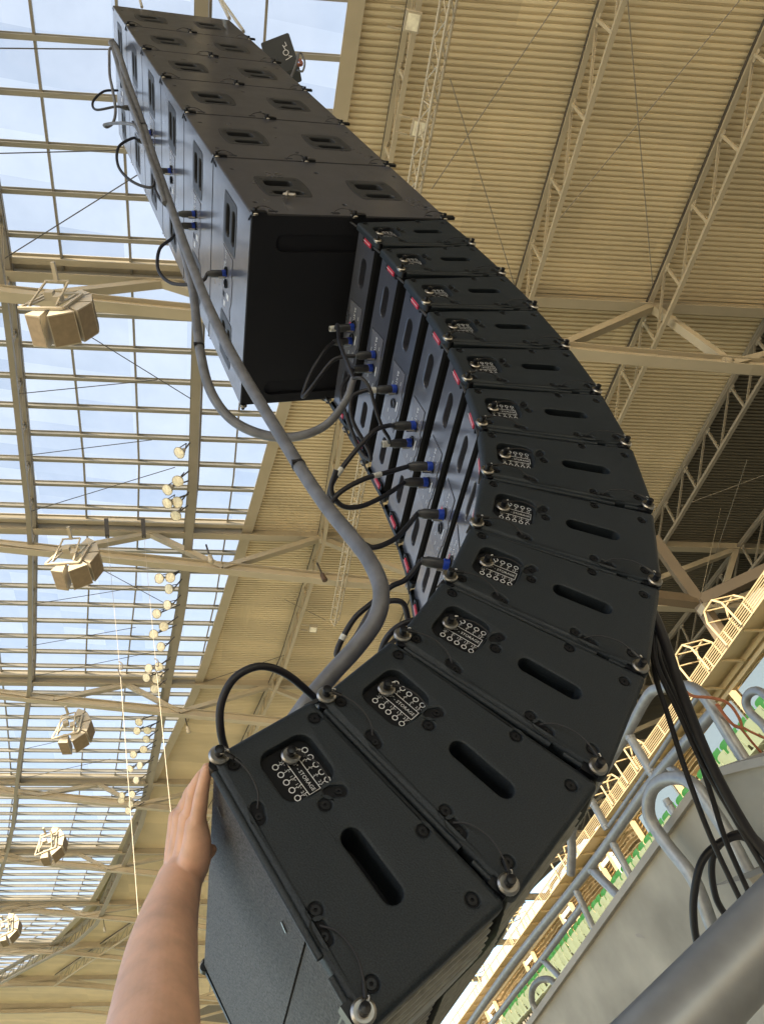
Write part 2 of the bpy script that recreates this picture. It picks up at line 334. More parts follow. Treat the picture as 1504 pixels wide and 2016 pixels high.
# glazing bars (radial), eight to a bay
def tang_line(mb, fn, s0, s1, dz, w, h, kind='bar', step=3.9, m_=0):
    s = s0
    while s < s1 - .01:
        e = min(s + step, s1); a = RP(s, fn(s), dz); b = RP(e, fn(e), dz)
        (mb.ibeam if kind == 'i' else mb.bar)(a, b, w, h, NUP); s = e
for gi in range(1, len(GIRD) - 1):
    a, b = GIRD[gi], GIRD[gi + 1]
    for k in range(1, 9):
        s0 = a + (b - a) * k / 9 + .12; r1 = cut(EDGE, s0)
        if s0 < 2: continue
        m_ = MB(); p, q = RP(s0 + SL * (-25 - max(0, s0 - 70)), -25 - max(0, s0 - 70), .05), RP(s0 + SL * r1, r1, .05)
        m_.ibeam(p, q, .13, .18, NUP); rc(m_.build('glazing_bar', ALU, smooth=0))
m_ = MB(); s = 2.2
while s < 140:                                   # cream flashing between glass and deck
    for r0, w_ in ((.12, .42),): m_.bar(RP(s, EDGE(s) - r0, .10), RP(s + 3.9, EDGE(s + 3.9) - r0, .10), w_, .22, NUP)
    s += 3.9
rc(m_.build('edge_flashing', RST, smooth=0))
# tangential lattice trusses under the roof
T1 = interp([(-20, 2.0), (4, 2.1), (14, 2.25), (23.5, 2.45), (33, 1.75), (48, -.6), (60, -3), (75, -6.5), (100, -18)])
TR = [('deck truss', T1), ('', interp([(-20, 6.5), (3.4, 6.7), (11, 7.1), (24, 7.4), (36, 6.8), (48, 5), (60, 3), (75, 0)])),
      ('', interp([(-20, 10.8), (3, 10.95), (10.4, 11.45), (15, 11.7), (24, 12), (36, 11.6), (48, 10), (60, 8), (75, 5)])),
      ('', interp([(-20, 15.2), (10.7, 15.6), (20, 16.1), (36, 16.2), (48, 15), (60, 13), (75, 10)])),
      ('', interp([(-20, 20), (20, 20.6), (36, 20.8), (48, 20), (60, 18), (75, 15)])),
      ('', interp([(-20, 25), (36, 25), (48, 24.5), (60, 23), (75, 20)]))]
down = Vector((0, 0, -1))
def truss(fn, s0, s1, mat_, depth=1.25, cw=.175, bw=.08, panel=1.95, top=.18, cm=None):
    m_ = MB(); s = s0; A = []; up = NUP
    n = int((s1 - s0) / panel); shift = Vector(RP(0, .35)) - Vector(RP(0, 0))
    for i in range(n + 1):
        ss = s0 + i * panel; p = RP(ss, fn(ss), top); q = RP(ss, fn(ss) + .12, top + depth); A.append((p, q))
    for i in range(n):
        (p, q), (p2, q2) = A[i], A[i + 1]
        m_.bar(p, p2, cw, .12, up, 1); m_.bar(p - NUP * .105, p2 - NUP * .105, cw * .8, .08, up); m_.bar(q, q2, cw * .72, .12, up)
        m_.bar(p + VDR * .0, q2, .035, .035, up, 0); m_.bar(p + VDR * .05, q2 + VDR * .05, .03, .03, up, 0)
        m_.bar(q, p, bw, bw, VDT, 0)
        m_.box(p - NUP * .12 + VDR * .02, (.3, .03, .3), 0, VDT, VDR, NUP)
    return rc(m_.build('lattice_truss', [mat_, DSTEEL if mat_ is RST else RSTD], smooth=0))  # upper chord gets a darker steel in place of its shading
for k, (nm, fn) in enumerate(TR): truss(fn, -6, 96, RST if k < 3 else RSTD, depth=1.3 if k else 1.0)  # outer trusses coloured darker, standing in for shade at that end
FL = interp([(-20, -3), (14, -2.75), (21, -2.8), (24, -2.95), (27.7, -3.1), (36, -3.95), (42, -4.5), (52, -5.65), (59, -7.0), (73.6, -10.0), (80, -12.5), (90, -18.5), (110, -30), (130, -46.5), (155, -72)])
truss(FL, -6, 128, RSTD, depth=1.1, cw=.42, bw=.07)
for off, e_ in ((1.5, 38), (-2.1, 100), (-4.15, 100), (-8.3, 100), (-10.6, 100), (-12.8, 100)):           # tangential glazing strips
    m_ = MB(); fn = lambda s, o=off: FL(s) + o; s = -14.0
    while s < e_: m_.bar(RP(s, fn(s), -.03), RP(s + 3.9, fn(s + 3.9), -.03), .065, .08, NUP); s += 3.9
    rc(m_.build('glazing_strip', RSTD, smooth=0))
LT = interp([(-20, -8.2), (14, -8.45), (24.6, -9.1), (26, -9.3), (36, -10.6), (44, -12.2), (55.6, -14.3), (75, -19), (90, -27), (110, -40), (130, -58)])
truss(LT, -6, 126, RSTD, depth=1.0, cw=.26, bw=.07)
# main girders across the roof: upper beam in the deck, deep lower chord, diagonals meeting under the trusses
def gdz(r): return min(3.3, max(.6, 1.15 + .10 * (r + 9)))
for gi, s0 in enumerate(GIRD):
    if s0 < 5: continue
    m_ = MB(); R0, R1 = min(-26, EDGE(s0) - 14), min(27.5, OUTER(s0)); st = 4.5
    m_.ibeam(RP(s0 + SL * R0, R0, .16), RP(s0 + SL * R1, R1, .16), .34, .50, NUP)
    m_.ibeam(RP(s0 - .42 + SL * R0, R0, .05), RP(s0 - .42 + SL * (EDGE(s0)), EDGE(s0), .05), .2, .30, NUP)
    r = R0
    while r < R1 - .1:
        e = min(r + 3.6, R1); m_.ibeam(RP(s0 + SL * r, r, gdz(r) + .2), RP(s0 + SL * e, e, gdz(e) + .2), .36, .36, NUP); r = e
    ups = [-22, -15.5, LT(s0) + 4.6, T1(s0), TR[2][1](s0), TR[3][1](s0) + 4.3, 26]
    los = [-18.5, LT(s0) + 1.2, EDGE(s0) - .9, 8.0 - (12 - min(12, T1(s0) * 5)) * .1, 13.0 + (TR[2][1](s0) - 11.5), 18.6, 23.5]
    for a, b in list(zip(los, ups[1:])) + list(zip(ups[1:], los[1:])):
        m_.bar(RP(s0 + SL * a, a, gdz(a) + .2) if a in los else RP(s0 + SL * a, a, .38), RP(s0 + SL * b, b, gdz(b) + .2) if b in los else RP(s0 + SL * b, b, .38), .26, .22, NUP)
    rc(m_.build('main_girder', [RST], smooth=0))
# thin tie rods under the roof
ties = [((1100, 0), (850, 372)), ((886, 155), (1012, 560)), ((1235, 0), (1284, 560)), ((1456, 0), (1100, 432)), ((0, 515), (318, 315)), ((48, 582), (376, 785)), ((30, 776), (310, 748)), ((40, 898), (300, 866)),
        ((57, 1008), (345, 920)), ((190, 1115), (322, 1186)), ((50, 1192), (280, 1155)), ((52, 1273), (268, 1235)), ((50, 1335), (320, 1280)), ((38, 1477), (122, 1458)), ((30, 1536), (218, 1494)), ((560, 1180), (640, 1220)), ((1330, 1000), (1504, 935)), ((1380, 1175), (1470, 905)), ((410, 1340), (560, 1290)), ((0, 95), (218, 97)), ((0, 302), (235, 296))]
for i, (a, b) in enumerate(ties):
    m_ = MB(); m_.cyl(roofpt(*a, .5), roofpt(*b, .6), .016, n=6); rc(m_.build('tie_rod', DSTEEL if a[0] < 500 else RSTD, smooth=0))
# big column head: four box struts meeting beneath the dark end of the roof
st = thing('roof_strut', 'box section steel struts crossing in front of the dark deck above the catwalk', 'strut', U(1440, 1300, 26))
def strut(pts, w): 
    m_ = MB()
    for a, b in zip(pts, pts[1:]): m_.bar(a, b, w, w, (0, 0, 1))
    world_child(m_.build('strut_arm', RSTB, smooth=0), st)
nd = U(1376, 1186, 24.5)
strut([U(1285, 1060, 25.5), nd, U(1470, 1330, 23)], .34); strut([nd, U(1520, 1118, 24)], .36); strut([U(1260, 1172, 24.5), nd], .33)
m_ = MB(); m_.box(nd - Vector((.1, .1, .35)), (.35, .35, .22)); m_.cyl(nd, roofpt(1418, 1000, .5), .012, n=5); world_child(m_.build('cable_anchor', RST, smooth=0), st)
# far wall plate behind catwalk, top right
m_ = MB(); P = [on_x(*p, CAM[0] + 18.5) for p in ((1468, 1180), (1492, 1158), (1560, 1230), (1560, 1330), (1530, 1290))]
m_.add(P, [(0, 1, 2, 3, 4)]); m_.add([p + Vector((.3, 0, 0)) for p in P], [(0, 1, 2, 3, 4)]); loft(m_, [P, [p + Vector((.3, 0, 0)) for p in P]])
tag(m_.build('wall_plate', CONCE, smooth=0), 'pale flat wall panel hanging above the catwalk at the right border', 'panel')
# ---- stand behind: terrace, facade with catwalk, seats
FX = CAM[0] + 16.0; cz = CAM[2]; cy = CAM[1]; cx = CAM[0]
g = MB(); x = cx + 4.0; z = cz - 1.2; n = 0
while x < FX - .2:
    h = .47; g.box((x + .4, cy + 12, (z + Z0) / 2), (.8, 76, z - Z0)); x += .8; z += h * (1.0 if x < cx + 12.5 else 1.0)
tag(g.build('terrace', CONC, smooth=0), kind='structure')
g = MB(); g.add([(FX + a_, y_, z_) for y_ in (cy - 25, cy + 62) for a_, z_ in ((.4, Z0), (.4, cz + 7.0), (12.5, cz + 12.3), (14.5, cz + 12.3), (14.5, Z0))], [(0, 1, 2, 3, 4), (5, 6, 7, 8, 9), (0, 1, 6, 5), (1, 2, 7, 6), (2, 3, 8, 7), (3, 4, 9, 8)]); tag(g.build('ground_light_blocker', DCON, smooth=0), 'added dark wedge behind the facade blocking ground light', 'light blocker')  # hidden wedge added to keep ground light off the outer deck
g = MB(); s = -40
while s < 46: p, q = RP(s, OUTER(s) + .2), RP(s + 6, OUTER(s + 6) + .2); g.add([p, q, q - Vector((0, 0, 14)), p - Vector((0, 0, 14))], [(0, 1, 2, 3)]); s += 6
tag(g.build('light_blocking_wall', DCON, smooth=0), 'added dark wall blocking light below the outer roof edge', 'wall')  # added to block light reaching the outer deck
g = MB(); g.box((cx + 0.7, cy + 4, cz - 1.85), (3.4, 46, .3)); tag(g.build('walkway', CONC, smooth=0), kind='structure')
g = MB(); dv = Vector((math.cos(SUN_AZ), math.sin(SUN_AZ), 0)); c0 = Vector((cx, cy, 0)) + dv * 26; pv = Vector((-dv.y, dv.x, 0))
g.box((c0.x, c0.y, (Z0 + cz + 15) / 2), (4, 15, cz + 15 - Z0), 0, dv, pv, (0, 0, 1)); tag(g.build('sun_blocker', CONC, smooth=0), kind='structure')  # unseen block added to keep direct sun off the array
fac = thing('stand_facade', 'sunlit cream facade with reflecting windows and catwalk railings behind the green seats', 'facade', (FX, cy + 14, cz + 5))
def fz(r): return cz + 16 * r
def fb(mb, r0, r1, y0, y1, dx0, dx1, mi=0): mb.box((FX + (dx0 + dx1) / 2, (y0 + y1) / 2, (fz(r0) + fz(r1)) / 2), (abs(dx1 - dx0), y1 - y0, 16 * abs(r1 - r0)), mi)
Y0, Y1 = cy + 8, cy + 62
def fchild(mb, name, mt, sm=0): return world_child(mb.build(name, mt, smooth=sm), fac)
m_ = MB(); fb(m_, .20, .392, Y0, Y1, .02, .3); fchild(m_, 'wall', GOLD)
m_ = MB(); fb(m_, .3922, .437, Y0, Y1, .0, .3); fchild(m_, 'window_band', WIN)
m_ = MB(); fb(m_, .437, .4425, Y0, Y1, -.12, .3); fb(m_, .4425, .447, Y0, Y1, -.02, .3); fb(m_, .447, .453, Y0, Y1, -.16, .3); fb(m_, .453, .4595, Y0, Y1, -.05, .3); fchild(m_, 'fascia', GOLD)
m_ = MB(); fb(m_, .4595, .462, Y0, Y1, -.9, .25); 
y = Y0
while y < Y1: m_.bar((FX - .06, y, fz(.447)), (FX - .8, y, fz(.459)), .05, .06); y += 1.2
fchild(m_, 'catwalk_deck', GOLD)
for dx in (-.86, .2):
    m_ = MB()
    for r in (.4655, .4692, .4729, .4766, .4802, .4835): m_.cyl((FX + dx, Y0, fz(r)), (FX + dx, Y1, fz(r)), .016 if r < .483 else .024, n=6)
    y = Y0
    while y < Y1: m_.cyl((FX + dx, y, fz(.4595)), (FX + dx, y, fz(.484)), .022, n=6); y += 1.05
    fchild(m_, 'catwalk_railing', GOLD)
for yy in (cy + 12.6, cy + 14.4, cy + 19.3, cy + 21.4, cy + 26, cy + 32, cy + 38):     # hooped frames over the ladders
    m_ = MB()
    for dx in (-.95, -.2):
        Pn = [Vector((FX + dx, yy + a, fz(.462) + b)) for a, b in ((0, 0), (0, .75), (.18, 1.0), (.62, 1.0), (.8, .75), (.8, 0))]
        for a, b in zip(Pn, Pn[1:]): m_.cyl(a, b, .03, n=6)
    for a, b in ((0, .75), (.18, 1.0), (.62, 1.0), (.8, .75)): m_.cyl((FX - .95, yy + a, fz(.462) + b), (FX - .2, yy + a, fz(.462) + b), .022, n=6)
    fchild(m_, 'ladder_hoop', GOLD)
for y0, y1, mt, r0, r1 in ((12.9, 14.9, WINB, .385, .430), (15.4, 17.3, WINB, .385, .430), (19.5, 21.8, WINB, .380, .430), (11.0, 12.4, WINB, .385, .43)):
    m_ = MB(); m_.box((FX - .05, cy + (y0 + y1) / 2, (fz(r0) + fz(r1)) / 2), (.06, y1 - y0, 16 * (r1 - r0))); fr = fchild(m_, 'window', mt)
for yy in (10.8, 12.6, 15.1, 17.5, 19.2, 22.2, 24.4, 25.2, 28.5, 29.6, 33.4, 34.5, 39.5, 41):
    m_ = MB(); m_.box((FX - .10, cy + yy, (fz(.37) + fz(.436)) / 2), (.12, .16, 16 * .066)); fchild(m_, 'mullion', GOLD)
for yy in (24.8, 29.05, 34, 40.2):
    m_ = MB(); m_.box((FX - .09, cy + yy, fz(.428)), (.1, 1.1, .14)); m_.box((FX - .07, cy + yy - .5, fz(.395)), (.08, .10, 1.0)); m_.box((FX - .07, cy + yy + .5, fz(.395)), (.08, .10, 1.0)); fchild(m_, 'door_frame', WHITE)
# seats: a green row behind two pale rows
def make_seat(mt, name, label):
    o = thing(name, label, 'seat', (0, 0, 0))
    b = MB(); P = poly_round([(-.17, 0), (.17, 0), (.195, .42), (-.195, .42)], 0, .13, 5)
    M = lambda u, w, d: Vector((d - .16 * ((u / .20) ** 2) - .06 * (w / .4), u, w + .02))
    face = [P]; loft(b, [[M(x, y, -.03) for x, y in P], [M(x, y, .0) for x, y in P]]); b.add([M(x, y, -.03) for x, y in P], [tuple(range(len(P)))]); b.add([M(x, y, 0) for x, y in P], [tuple(range(len(P)))[::-1]])
    b.build('backrest', mt, o)
    b = MB(); b.box((-.2, 0, -.02), (.40, .40, .04)); b.build('seat_base', mt, o)
    for sy in (-.17, .17): b = MB(); b.bar((.0, sy, -.42), (.0, sy, .04), .03, .04); b.build('leg', DSTEEL, o)
    b = MB()
    b.cyl((-.055, 0, .29), (-.05, 0, .29), .018, n=8); b.build('back_hole', DSTEEL, o)
    return o
rows = [(15.2, .3975, SEATG, 'green stadium seat in the row under the facade windows', 'green seats along the facade'),
        (14.45, .3875, SEATW, 'pale green stadium seat in the row just below the green seats', 'pale seats below the green row'),
        (13.7, .377, SEATW, 'pale green stadium seat in the lowest visible row above the concrete wall', 'pale seats above the concrete wall')]
for dx, top, mt, lab, grp in rows:
    y = cy + 10.0; first = None
    while y < cy + 37:
        if first is None: first = make_seat(mt, 'stadium_seat', lab); o = first
        else: o = dup(first)
        o.location = (cx + dx + random.uniform(-.03, .03), y, cz + dx * top * (1.0) - .44); o.rotation_euler = (0, 0, random.uniform(-.04, .04)); tag(o, lab, 'seat', grp); y += .47
# ---- near concrete wall with guard rails
WX = cx + 2.2
pts = [(860, 2290), (1048, 2018), (1369, 1571), (1419, 1524), (1481, 1508), (1620, 1478), (1760, 2100), (1500, 2500)]
P = [on_x(*p, WX) for p in pts]; t = Vector((.24, 0, 0))
m_ = MB(); loft(m_, [P, [p + t for p in P]]); m_.add(P, [tuple(range(len(P)))]); m_.add([p + t for p in P], [tuple(range(len(P)))[::-1]])
wall = thing('concrete_wall', 'smooth grey concrete parapet wall carrying galvanised guard rails', 'wall', on_x(1300, 1800, WX)); world_child(m_.build('wall_slab', CONC, smooth=0), wall)
m_ = MB()
for a, b in (((1000, 2086), (1369, 1571)), ((1369, 1571), (1419, 1524)), ((1419, 1524), (1481, 1508)), ((1481, 1508), (1620, 1478))):
    m_.bar(on_x(*a, WX) + Vector((.10, 0, .012)), on_x(*b, WX) + Vector((.10, 0, .012)), .26, .03)
world_child(m_.build('coping', CONCE, smooth=0), wall)
m_ = MB(); q = [on_x(*p, WX - .30) for p in ((1392, 1748), (1472, 1730), (1540, 1800), (1470, 1960))]; m_.add(q + [p + Vector((.29, 0, 0)) for p in q], [(0, 1, 2, 3), (4, 5, 6, 7), (0, 1, 5, 4), (1, 2, 6, 5), (2, 3, 7, 6), (3, 0, 4, 7)]); world_child(m_.build('wall_step', CONC, smooth=0), wall)
m_ = MB(); sp = [on_x(u_, v_, WX - .002) for u_, v_ in ((1250, 1840), (1256, 1837), (1263, 1841), (1270, 1848), (1262, 1846), (1254, 1845))]; m_.add(sp, [tuple(range(6))]); world_child(m_.build('white_stain', CONCE, smooth=0), wall)
c7 = lambda x, y: (1000 + x / 2.52, 1216 + y / 2.52)
def rail(name, lab, segs, dx=.1):
    o = thing(name, lab, 'railing', on_x(*c7(*segs[0][2][0]), WX + dx))
    for nm, r, pl in segs:
        m_ = MB(); Pw = [on_x(*c7(*p), WX + dx) for p in pl]; m_.tube(Pw, r, 12, sub=5 if len(pl) > 2 else 1); world_child(m_.build(nm, GALV), o)
        if nm == 'post':
            for a_, b_ in ((Pw[0], Pw[-1]), (Pw[-1], Pw[0])):
                m_ = MB(); m_.lathe(a_, (b_ - a_), [(.016, r), (.017, r * 1.10), (.023, r * 1.13), (.029, r * 1.08), (.030, r)], 14); world_child(m_.build('weld_bead', GALV), o)
    return o
rail('guard_rail', 'galvanised tube guard rail running along the top of the concrete wall', [
    ('top_rail', .024, [(-260, 2120), (0, 1745), (400, 1245), (720, 805), (1022, 462)]),
    ('lower_rail', .019, [(-260, 2250), (0, 1905), (170, 1692), (372, 1420)]),
    ('upper_rail', .011, [(500, 1032), (690, 760), (850, 520), (940, 392)]),
    ('end_frame', .024, [(310, 1270), (316, 1160), (318, 1050), (400, 885), (590, 572), (690, 392), (745, 352), (820, 340), (905, 345), (965, 385), (1025, 470), (1110, 610), (1200, 750)]),
    ('post', .021, [(592, 572), (720, 785)]), ('post', .019, [(412, 905), (492, 1050)]), ('post', .018, [(515, 1110), (628, 1325)]), ('post', .018, [(335, 1350), (440, 1580)]),
    ('post', .023, [(405, 1240), (565, 1400)]), ('post', .018, [(165, 1690), (268, 1795)]), ('post', .017, [(780, 900), (848, 1012)]), ('post', .016, [(796, 742), (850, 775)])])
m_ = MB()
for x, y in ((575, 1388), (283, 1790)): m_.box(on_x(*c7(x, y), WX + .1), (.10, .16, .02))
world_child(m_.build('foot_plate', GALV, smooth=0), bpy.data.objects['guard_rail'])
rail('hand_rail', 'wide looped galvanised handrail standing in front of the concrete wall', [('loop', .027, [(1060, 1640), (1010, 1530), (920, 1300), (790, 1130), (710, 1010), (694, 925), (715, 850), (770, 805), (850, 795), (920, 830), (975, 900), (1080, 1060), (1200, 1285), (1290, 1440)])], -.12)
rail('hand_rail', 'small looped galvanised rail end low on the wall at the bottom left', [('loop', .02, [(140, 1960), (118, 1900), (122, 1840), (155, 1800), (205, 1795), (232, 1820), (250, 1860)])], .25)
rail('hand_rail', 'looped galvanised rail end at the right border near the seats', [('loop', .022, [(1330, 640), (1270, 540), (1200, 470), (1178, 415), (1200, 372), (1250, 368), (1330, 440)])], .9)
# blurred foreground pipe
m_ = MB(); m_.tube([U(1100, 2250, .47), U(1290, 2060, .50), U(1640, 1700, .58)], .026, 24, sub=6)
tag(m_.build('foreground_pipe', GALV), 'thick grey galvanised pipe crossing the bottom right corner close to the lens', 'pipe')
# ================================================================== HANGING THINGS ON THE ROOF
CM = [Vector(RC[i].tolist()) for i in range(3)]
# five small clusters of cream loudspeakers
def make_cluster():
    o = thing('speaker_cluster', '', 'loudspeakers', (0, 0, 0))
    # local axes: X right, Y away, Z up ; plan arc bulges toward -Y and +X
    A = [(-106, 30), (-62, 44), (-19, 40), (19, 36), (52, 30)]; ro, ri, H = 1.25, .62, 1.12
    for k, (a, wd) in enumerate(A):
        a0, a1 = math.radians(a - wd / 2 + 2), math.radians(a + wd / 2 - 2); b = MB()
        P = [(ri * math.cos(a0), ri * math.sin(a0)), (ro * math.cos(a0), ro * math.sin(a0)), (ro * math.cos(a1), ro * math.sin(a1)), (ri * math.cos(a1), ri * math.sin(a1))]
        M = lambda x, y, d: Vector((x, y, d)); prism(b, P, M, -H, 0, 0); bo = b.build('cabinet', CREAM, o, smooth=0)
        b = MB(); f = .92; mx, my = (P[1][0] + P[2][0]) / 2, (P[1][1] + P[2][1]) / 2; nx, ny = mx / math.hypot(mx, my), my / math.hypot(mx, my)
        q = [Vector((mx + (p[0] - mx) * f + nx * .015, my + (p[1] - my) * f + ny * .015, z)) for p in (P[1], P[2]) for z in (-H * .96, -H * .04)]
        b.add(q, [(0, 1, 3, 2)]); b.build('grille_cloth', TAN, bo, smooth=0)
    b = MB()
    for x0, y0, x1, y1 in ((-.9, -.75, .55, -.75), (-.35, .5, .8, .5), (-.9, -.75, -.35, .5), (.55, -.75, .8, .5)): b.bar((x0, y0, .08), (x1, y1, .08), .09, .07)
    for x0, y0, x1, y1 in ((-.6, -.6, -.15, .35), (.3, -.6, .6, .35)): b.bar((x0, y0, .12), (x1 - .1, y1, .58), .06, .06); b.bar((x0, y0, .10), (x1, y1, .10), .08, .05)
    b.bar((-.3, .35, .58), (.5, .35, .58), .06, .06); b.bar((.1, .35, .55), (.1, .42, 1.2), .13, .12); b.box((-.1, 0, .22), (.3, .25, .3)); b.box((.25, -.2, .2), (.25, .3, .22))
    b.build('hanging_frame', CREAM, o, smooth=0)
    return o
cl0 = make_cluster()
clp = [(112, 604, 31, 'cream loudspeaker cluster under the first girder, largest and nearest of the five'), (143, 1100, 37, 'cream loudspeaker cluster under the second girder, beside the two white hanging ropes'),
       (140, 1438, 44, 'cream loudspeaker cluster under the third girder, above the forearm side lamps'), (97, 1668, 50, 'cream loudspeaker cluster under the fourth girder, smallest one fully in view'), (14, 1835, 56, 'cream loudspeaker cluster cut off by the left border at the bottom')]
for i, (u, v, d, lab) in enumerate(clp):
    o = cl0 if i == 0 else dup(cl0); tag(o, lab, 'loudspeakers', 'cream speaker clusters hanging from the girders')
    z = (-CM[1] * .80 - CM[2] * .60).normalized(); x = CM[0]; y = z.cross(x); x = y.cross(z)
    Mx = Matrix(((x.x, y.x, z.x), (x.y, y.y, z.y), (x.z, y.z, z.z))).to_4x4()
    Mx = Mx @ Matrix.Rotation(math.radians([0, 6, 18, 26, 30][i]), 4, 'Z')
    pc = roofpt(u - 4, v - 10, 3.4 + .2 * i); o.matrix_world = Matrix.Translation(pc) @ Mx @ Matrix.Scale(.80, 4)
# floodlights
def make_flood():
    o = thing('floodlight', '', 'floodlight')
    b = MB(); b.lathe((0, 0, 0), (0, 0, -1), [(-.42, .01), (-.42, .09), (-.20, .12), (-.08, .27), (.0, .30), (.02, .30), (.02, .28)], 16); b.build('housing', CREAM, o)
    b = MB(); b.lathe((0, 0, 0), (0, 0, -1), [(.015, .27), (.03, .15), (.035, .001)], 16); b.build('lens', LENS, o)
    b = MB(); b.bar((-.33, 0, -.0), (-.33, 0, .5), .04, .03); b.bar((.33, 0, 0), (.33, 0, .5), .04, .03); b.bar((-.33, 0, .5), (.33, 0, .5), .04, .03); b.build('bracket', DSTEEL, o)
    return o
fl0 = make_flood()
c7b = lambda x, y: (x / 3.008, 500 + y / 3.008); c2 = lambda x, y: (x / 3.008, 1000 + y / 3.008); c3 = lambda x, y: (x / 3.008, 1456 + y / 3.008)
fl = [c7b(*p) for p in ((1063, 1178), (1055, 1345), (992, 1397), (992, 1477), (1052, 1470), (1043, 1550))] + \
     [c2(*p) for p in ((945, 418), (1010, 412), (1002, 480), (993, 575), (930, 627), (972, 702), (912, 748), (955, 822), (882, 950), (942, 940), (868, 1005), (928, 1013), (917, 1072), (825, 1268), (813, 1320), (875, 1318), (868, 1370), (852, 1430), (792, 1460), (830, 1525), (773, 1545), (808, 1612))] + \
     [c3(*p) for p in ((725, 330), (720, 360), (785, 325), (775, 383), (760, 422))]
for i, (u, v) in enumerate(fl):
    o = fl0 if i == 0 else dup(fl0); tag(o, None, 'floodlight', 'round floodlights clamped along the truss')
    p = roofpt(u, v, 2.2); o.location = p
    zone = ['nearest', 'topmost'][0] if i == 0 else None
    grp_ = 'first' if i < 6 else ('second' if i < 19 else 'third' if i < 28 else 'fourth')
    bay = {'first': 'above the second girder', 'second': 'between the second and third girders', 'third': 'just below the third girder', 'fourth': 'just above the fourth girder'}[grp_]
    k = {'first': i, 'second': i - 6, 'third': i - 19, 'fourth': i - 28}[grp_]
    words = ['topmost', 'second', 'third', 'fourth', 'fifth', 'sixth', 'seventh', 'eighth', 'ninth', 'tenth', 'eleventh', 'twelfth', 'thirteenth']
    o['label'] = 'round cream floodlight, %s from the top, %s' % (words[k], bay)
    aim = (Vector(CAM.tolist()) - p).normalized() + CM[0] * random.uniform(-.75, -.15) + CM[1] * random.uniform(.05, .5)
    o.rotation_euler = (-aim).to_track_quat('Z', 'Y').to_euler(); sc = .72; o.scale = (sc, sc, sc)
    b = MB(); b.bar(p - aim.normalized() * .35, RP(*[float((np.array(p) - CAM) @ DT), FL(float((np.array(p) - CAM) @ DT))], 1.6), .04, .04); q = b.build('mount_arm', DSTEEL, smooth=0)
    q.parent = o; q.matrix_parent_inverse = (Matrix.Translation(o.location) @ o.rotation_euler.to_matrix().to_4x4() @ Matrix.Scale(sc, 4)).inverted()
# small box lamps on the deck truss
def box_lamp(u, v, dz, lab, k):
    o = thing('box_lamp', lab, 'lamp', roofpt(u, v, dz)); p = roofpt(u, v, dz)
    b = MB(); b.box(p, (.36, .42, .16), 0, VDR, VDT, NUP); world_child(b.build('housing', CREAM, smooth=0), o)
    b = MB(); b.box(p - NUP * .085, (.28, .34, .012), 0, VDR, VDT, NUP); world_child(b.build('lens', LENS, smooth=0), o)
    b = MB(); b.bar(p - VDR * .25 - VDT * .2, p - VDR * .55 - VDT * .2, .04, .05, NUP); b.bar(p - VDR * .25 + VDT * .2, p - VDR * .55 + VDT * .2, .04, .05, NUP); world_child(b.build('bracket', RST, smooth=0), o)
box_lamp(824, 252, 1.7, 'small square work lamp on the deck truss right of the subwoofer stack', 0); box_lamp(812, 42, 1.7, 'small square work lamp on the deck truss at the top border', 1)
box_lamp(617, 1237, 1.7, 'small square work lamp on the truss left of the pale lattice boom end', 2)
# pale lattice boom
o = thing('lattice_boom', 'pale sunlit lattice boom hanging beneath the ribbed deck and ending in mid air', 'truss', U(658, 1228, 46)); m_ = MB()
A = roofpt(896, -60, 3.2); B = roofpt(659, 1226, 3.2); dd = (B - A); L = dd.length; dd.normalize(); sx = (CM[0] - dd * CM[0].dot(dd)).normalized(); sy = dd.cross(sx); hw = .17
corn = [(-hw, -hw * .8), (hw, -hw * .8), (0, hw)]
for a, b in corn: m_.cyl(A + sx * a + sy * b, B + sx * a + sy * b, .032, n=6)
n = int(L / .42)
for i in range(n):
    for j in range(3):
        (a, b), (c, d) = corn[j], corn[(j + 1) % 3]
        if i % 2: a, b, c, d = c, d, a, b
        m_.cyl(A + dd * (L * i / n) + sx * a + sy * b, A + dd * (L * (i + 1) / n) + sx * c + sy * d, .016, n=5)
        if i % 6 == 0: m_.cyl(A + dd * (L * i / n) + sx * a + sy * b, A + dd * (L * i / n) + sx * c + sy * d, .016, n=5)
for j in range(3): m_.cyl(B + sx * corn[j][0] + sy * corn[j][1], B + sx * corn[(j + 1) % 3][0] + sy * corn[(j + 1) % 3][1], .02, n=5)
world_child(m_.build('lattice_frame', CREAM, smooth=0), o)
# two ropes with hooks
for i, (p0, pm, p1, lab) in enumerate((((212, 1056), (237, 1318), (278, 1870), 'left of the two white hanging ropes, passing behind the elbow side of the forearm'), ((284, 1056), (308, 1312), (345, 1680), 'right of the two white hanging ropes, ending behind the hand'))):
    top = roofpt(*p0, 1.2); th = np.array(top) - CAM; hh = np.hypot(th[0], th[1])
    def vert(p):
        d = ray(*p); return Vector((CAM + d * (hh / np.hypot(d[0], d[1]))).tolist())
    o = thing('hanging_rope', lab, 'rope', top, 'white ropes hanging from the glass roof')
    m_ = MB(); m_.cyl(top, vert(pm), .007, n=6); m_.cyl(vert(pm), vert(p1), .012, n=6); world_child(m_.build('rope', ROPE), o)
    q = vert(pm); m_ = MB(); m_.tube([q + Vector((0, 0, .35)), q + CM[0] * .1 + Vector((0, 0, .25)), q + CM[0] * .08 + Vector((0, 0, .02)), q - CM[0] * .06, q - Vector((0, 0, .4))], .022, 6); world_child(m_.build('hook', DSTEEL), o)
    m_ = MB(); m_.bar(roofpt(p0[0] - 2, p0[1] - 32, .5), top, .16, .3, VDT); world_child(m_.build('hanger', DSTEEL, smooth=0), o)
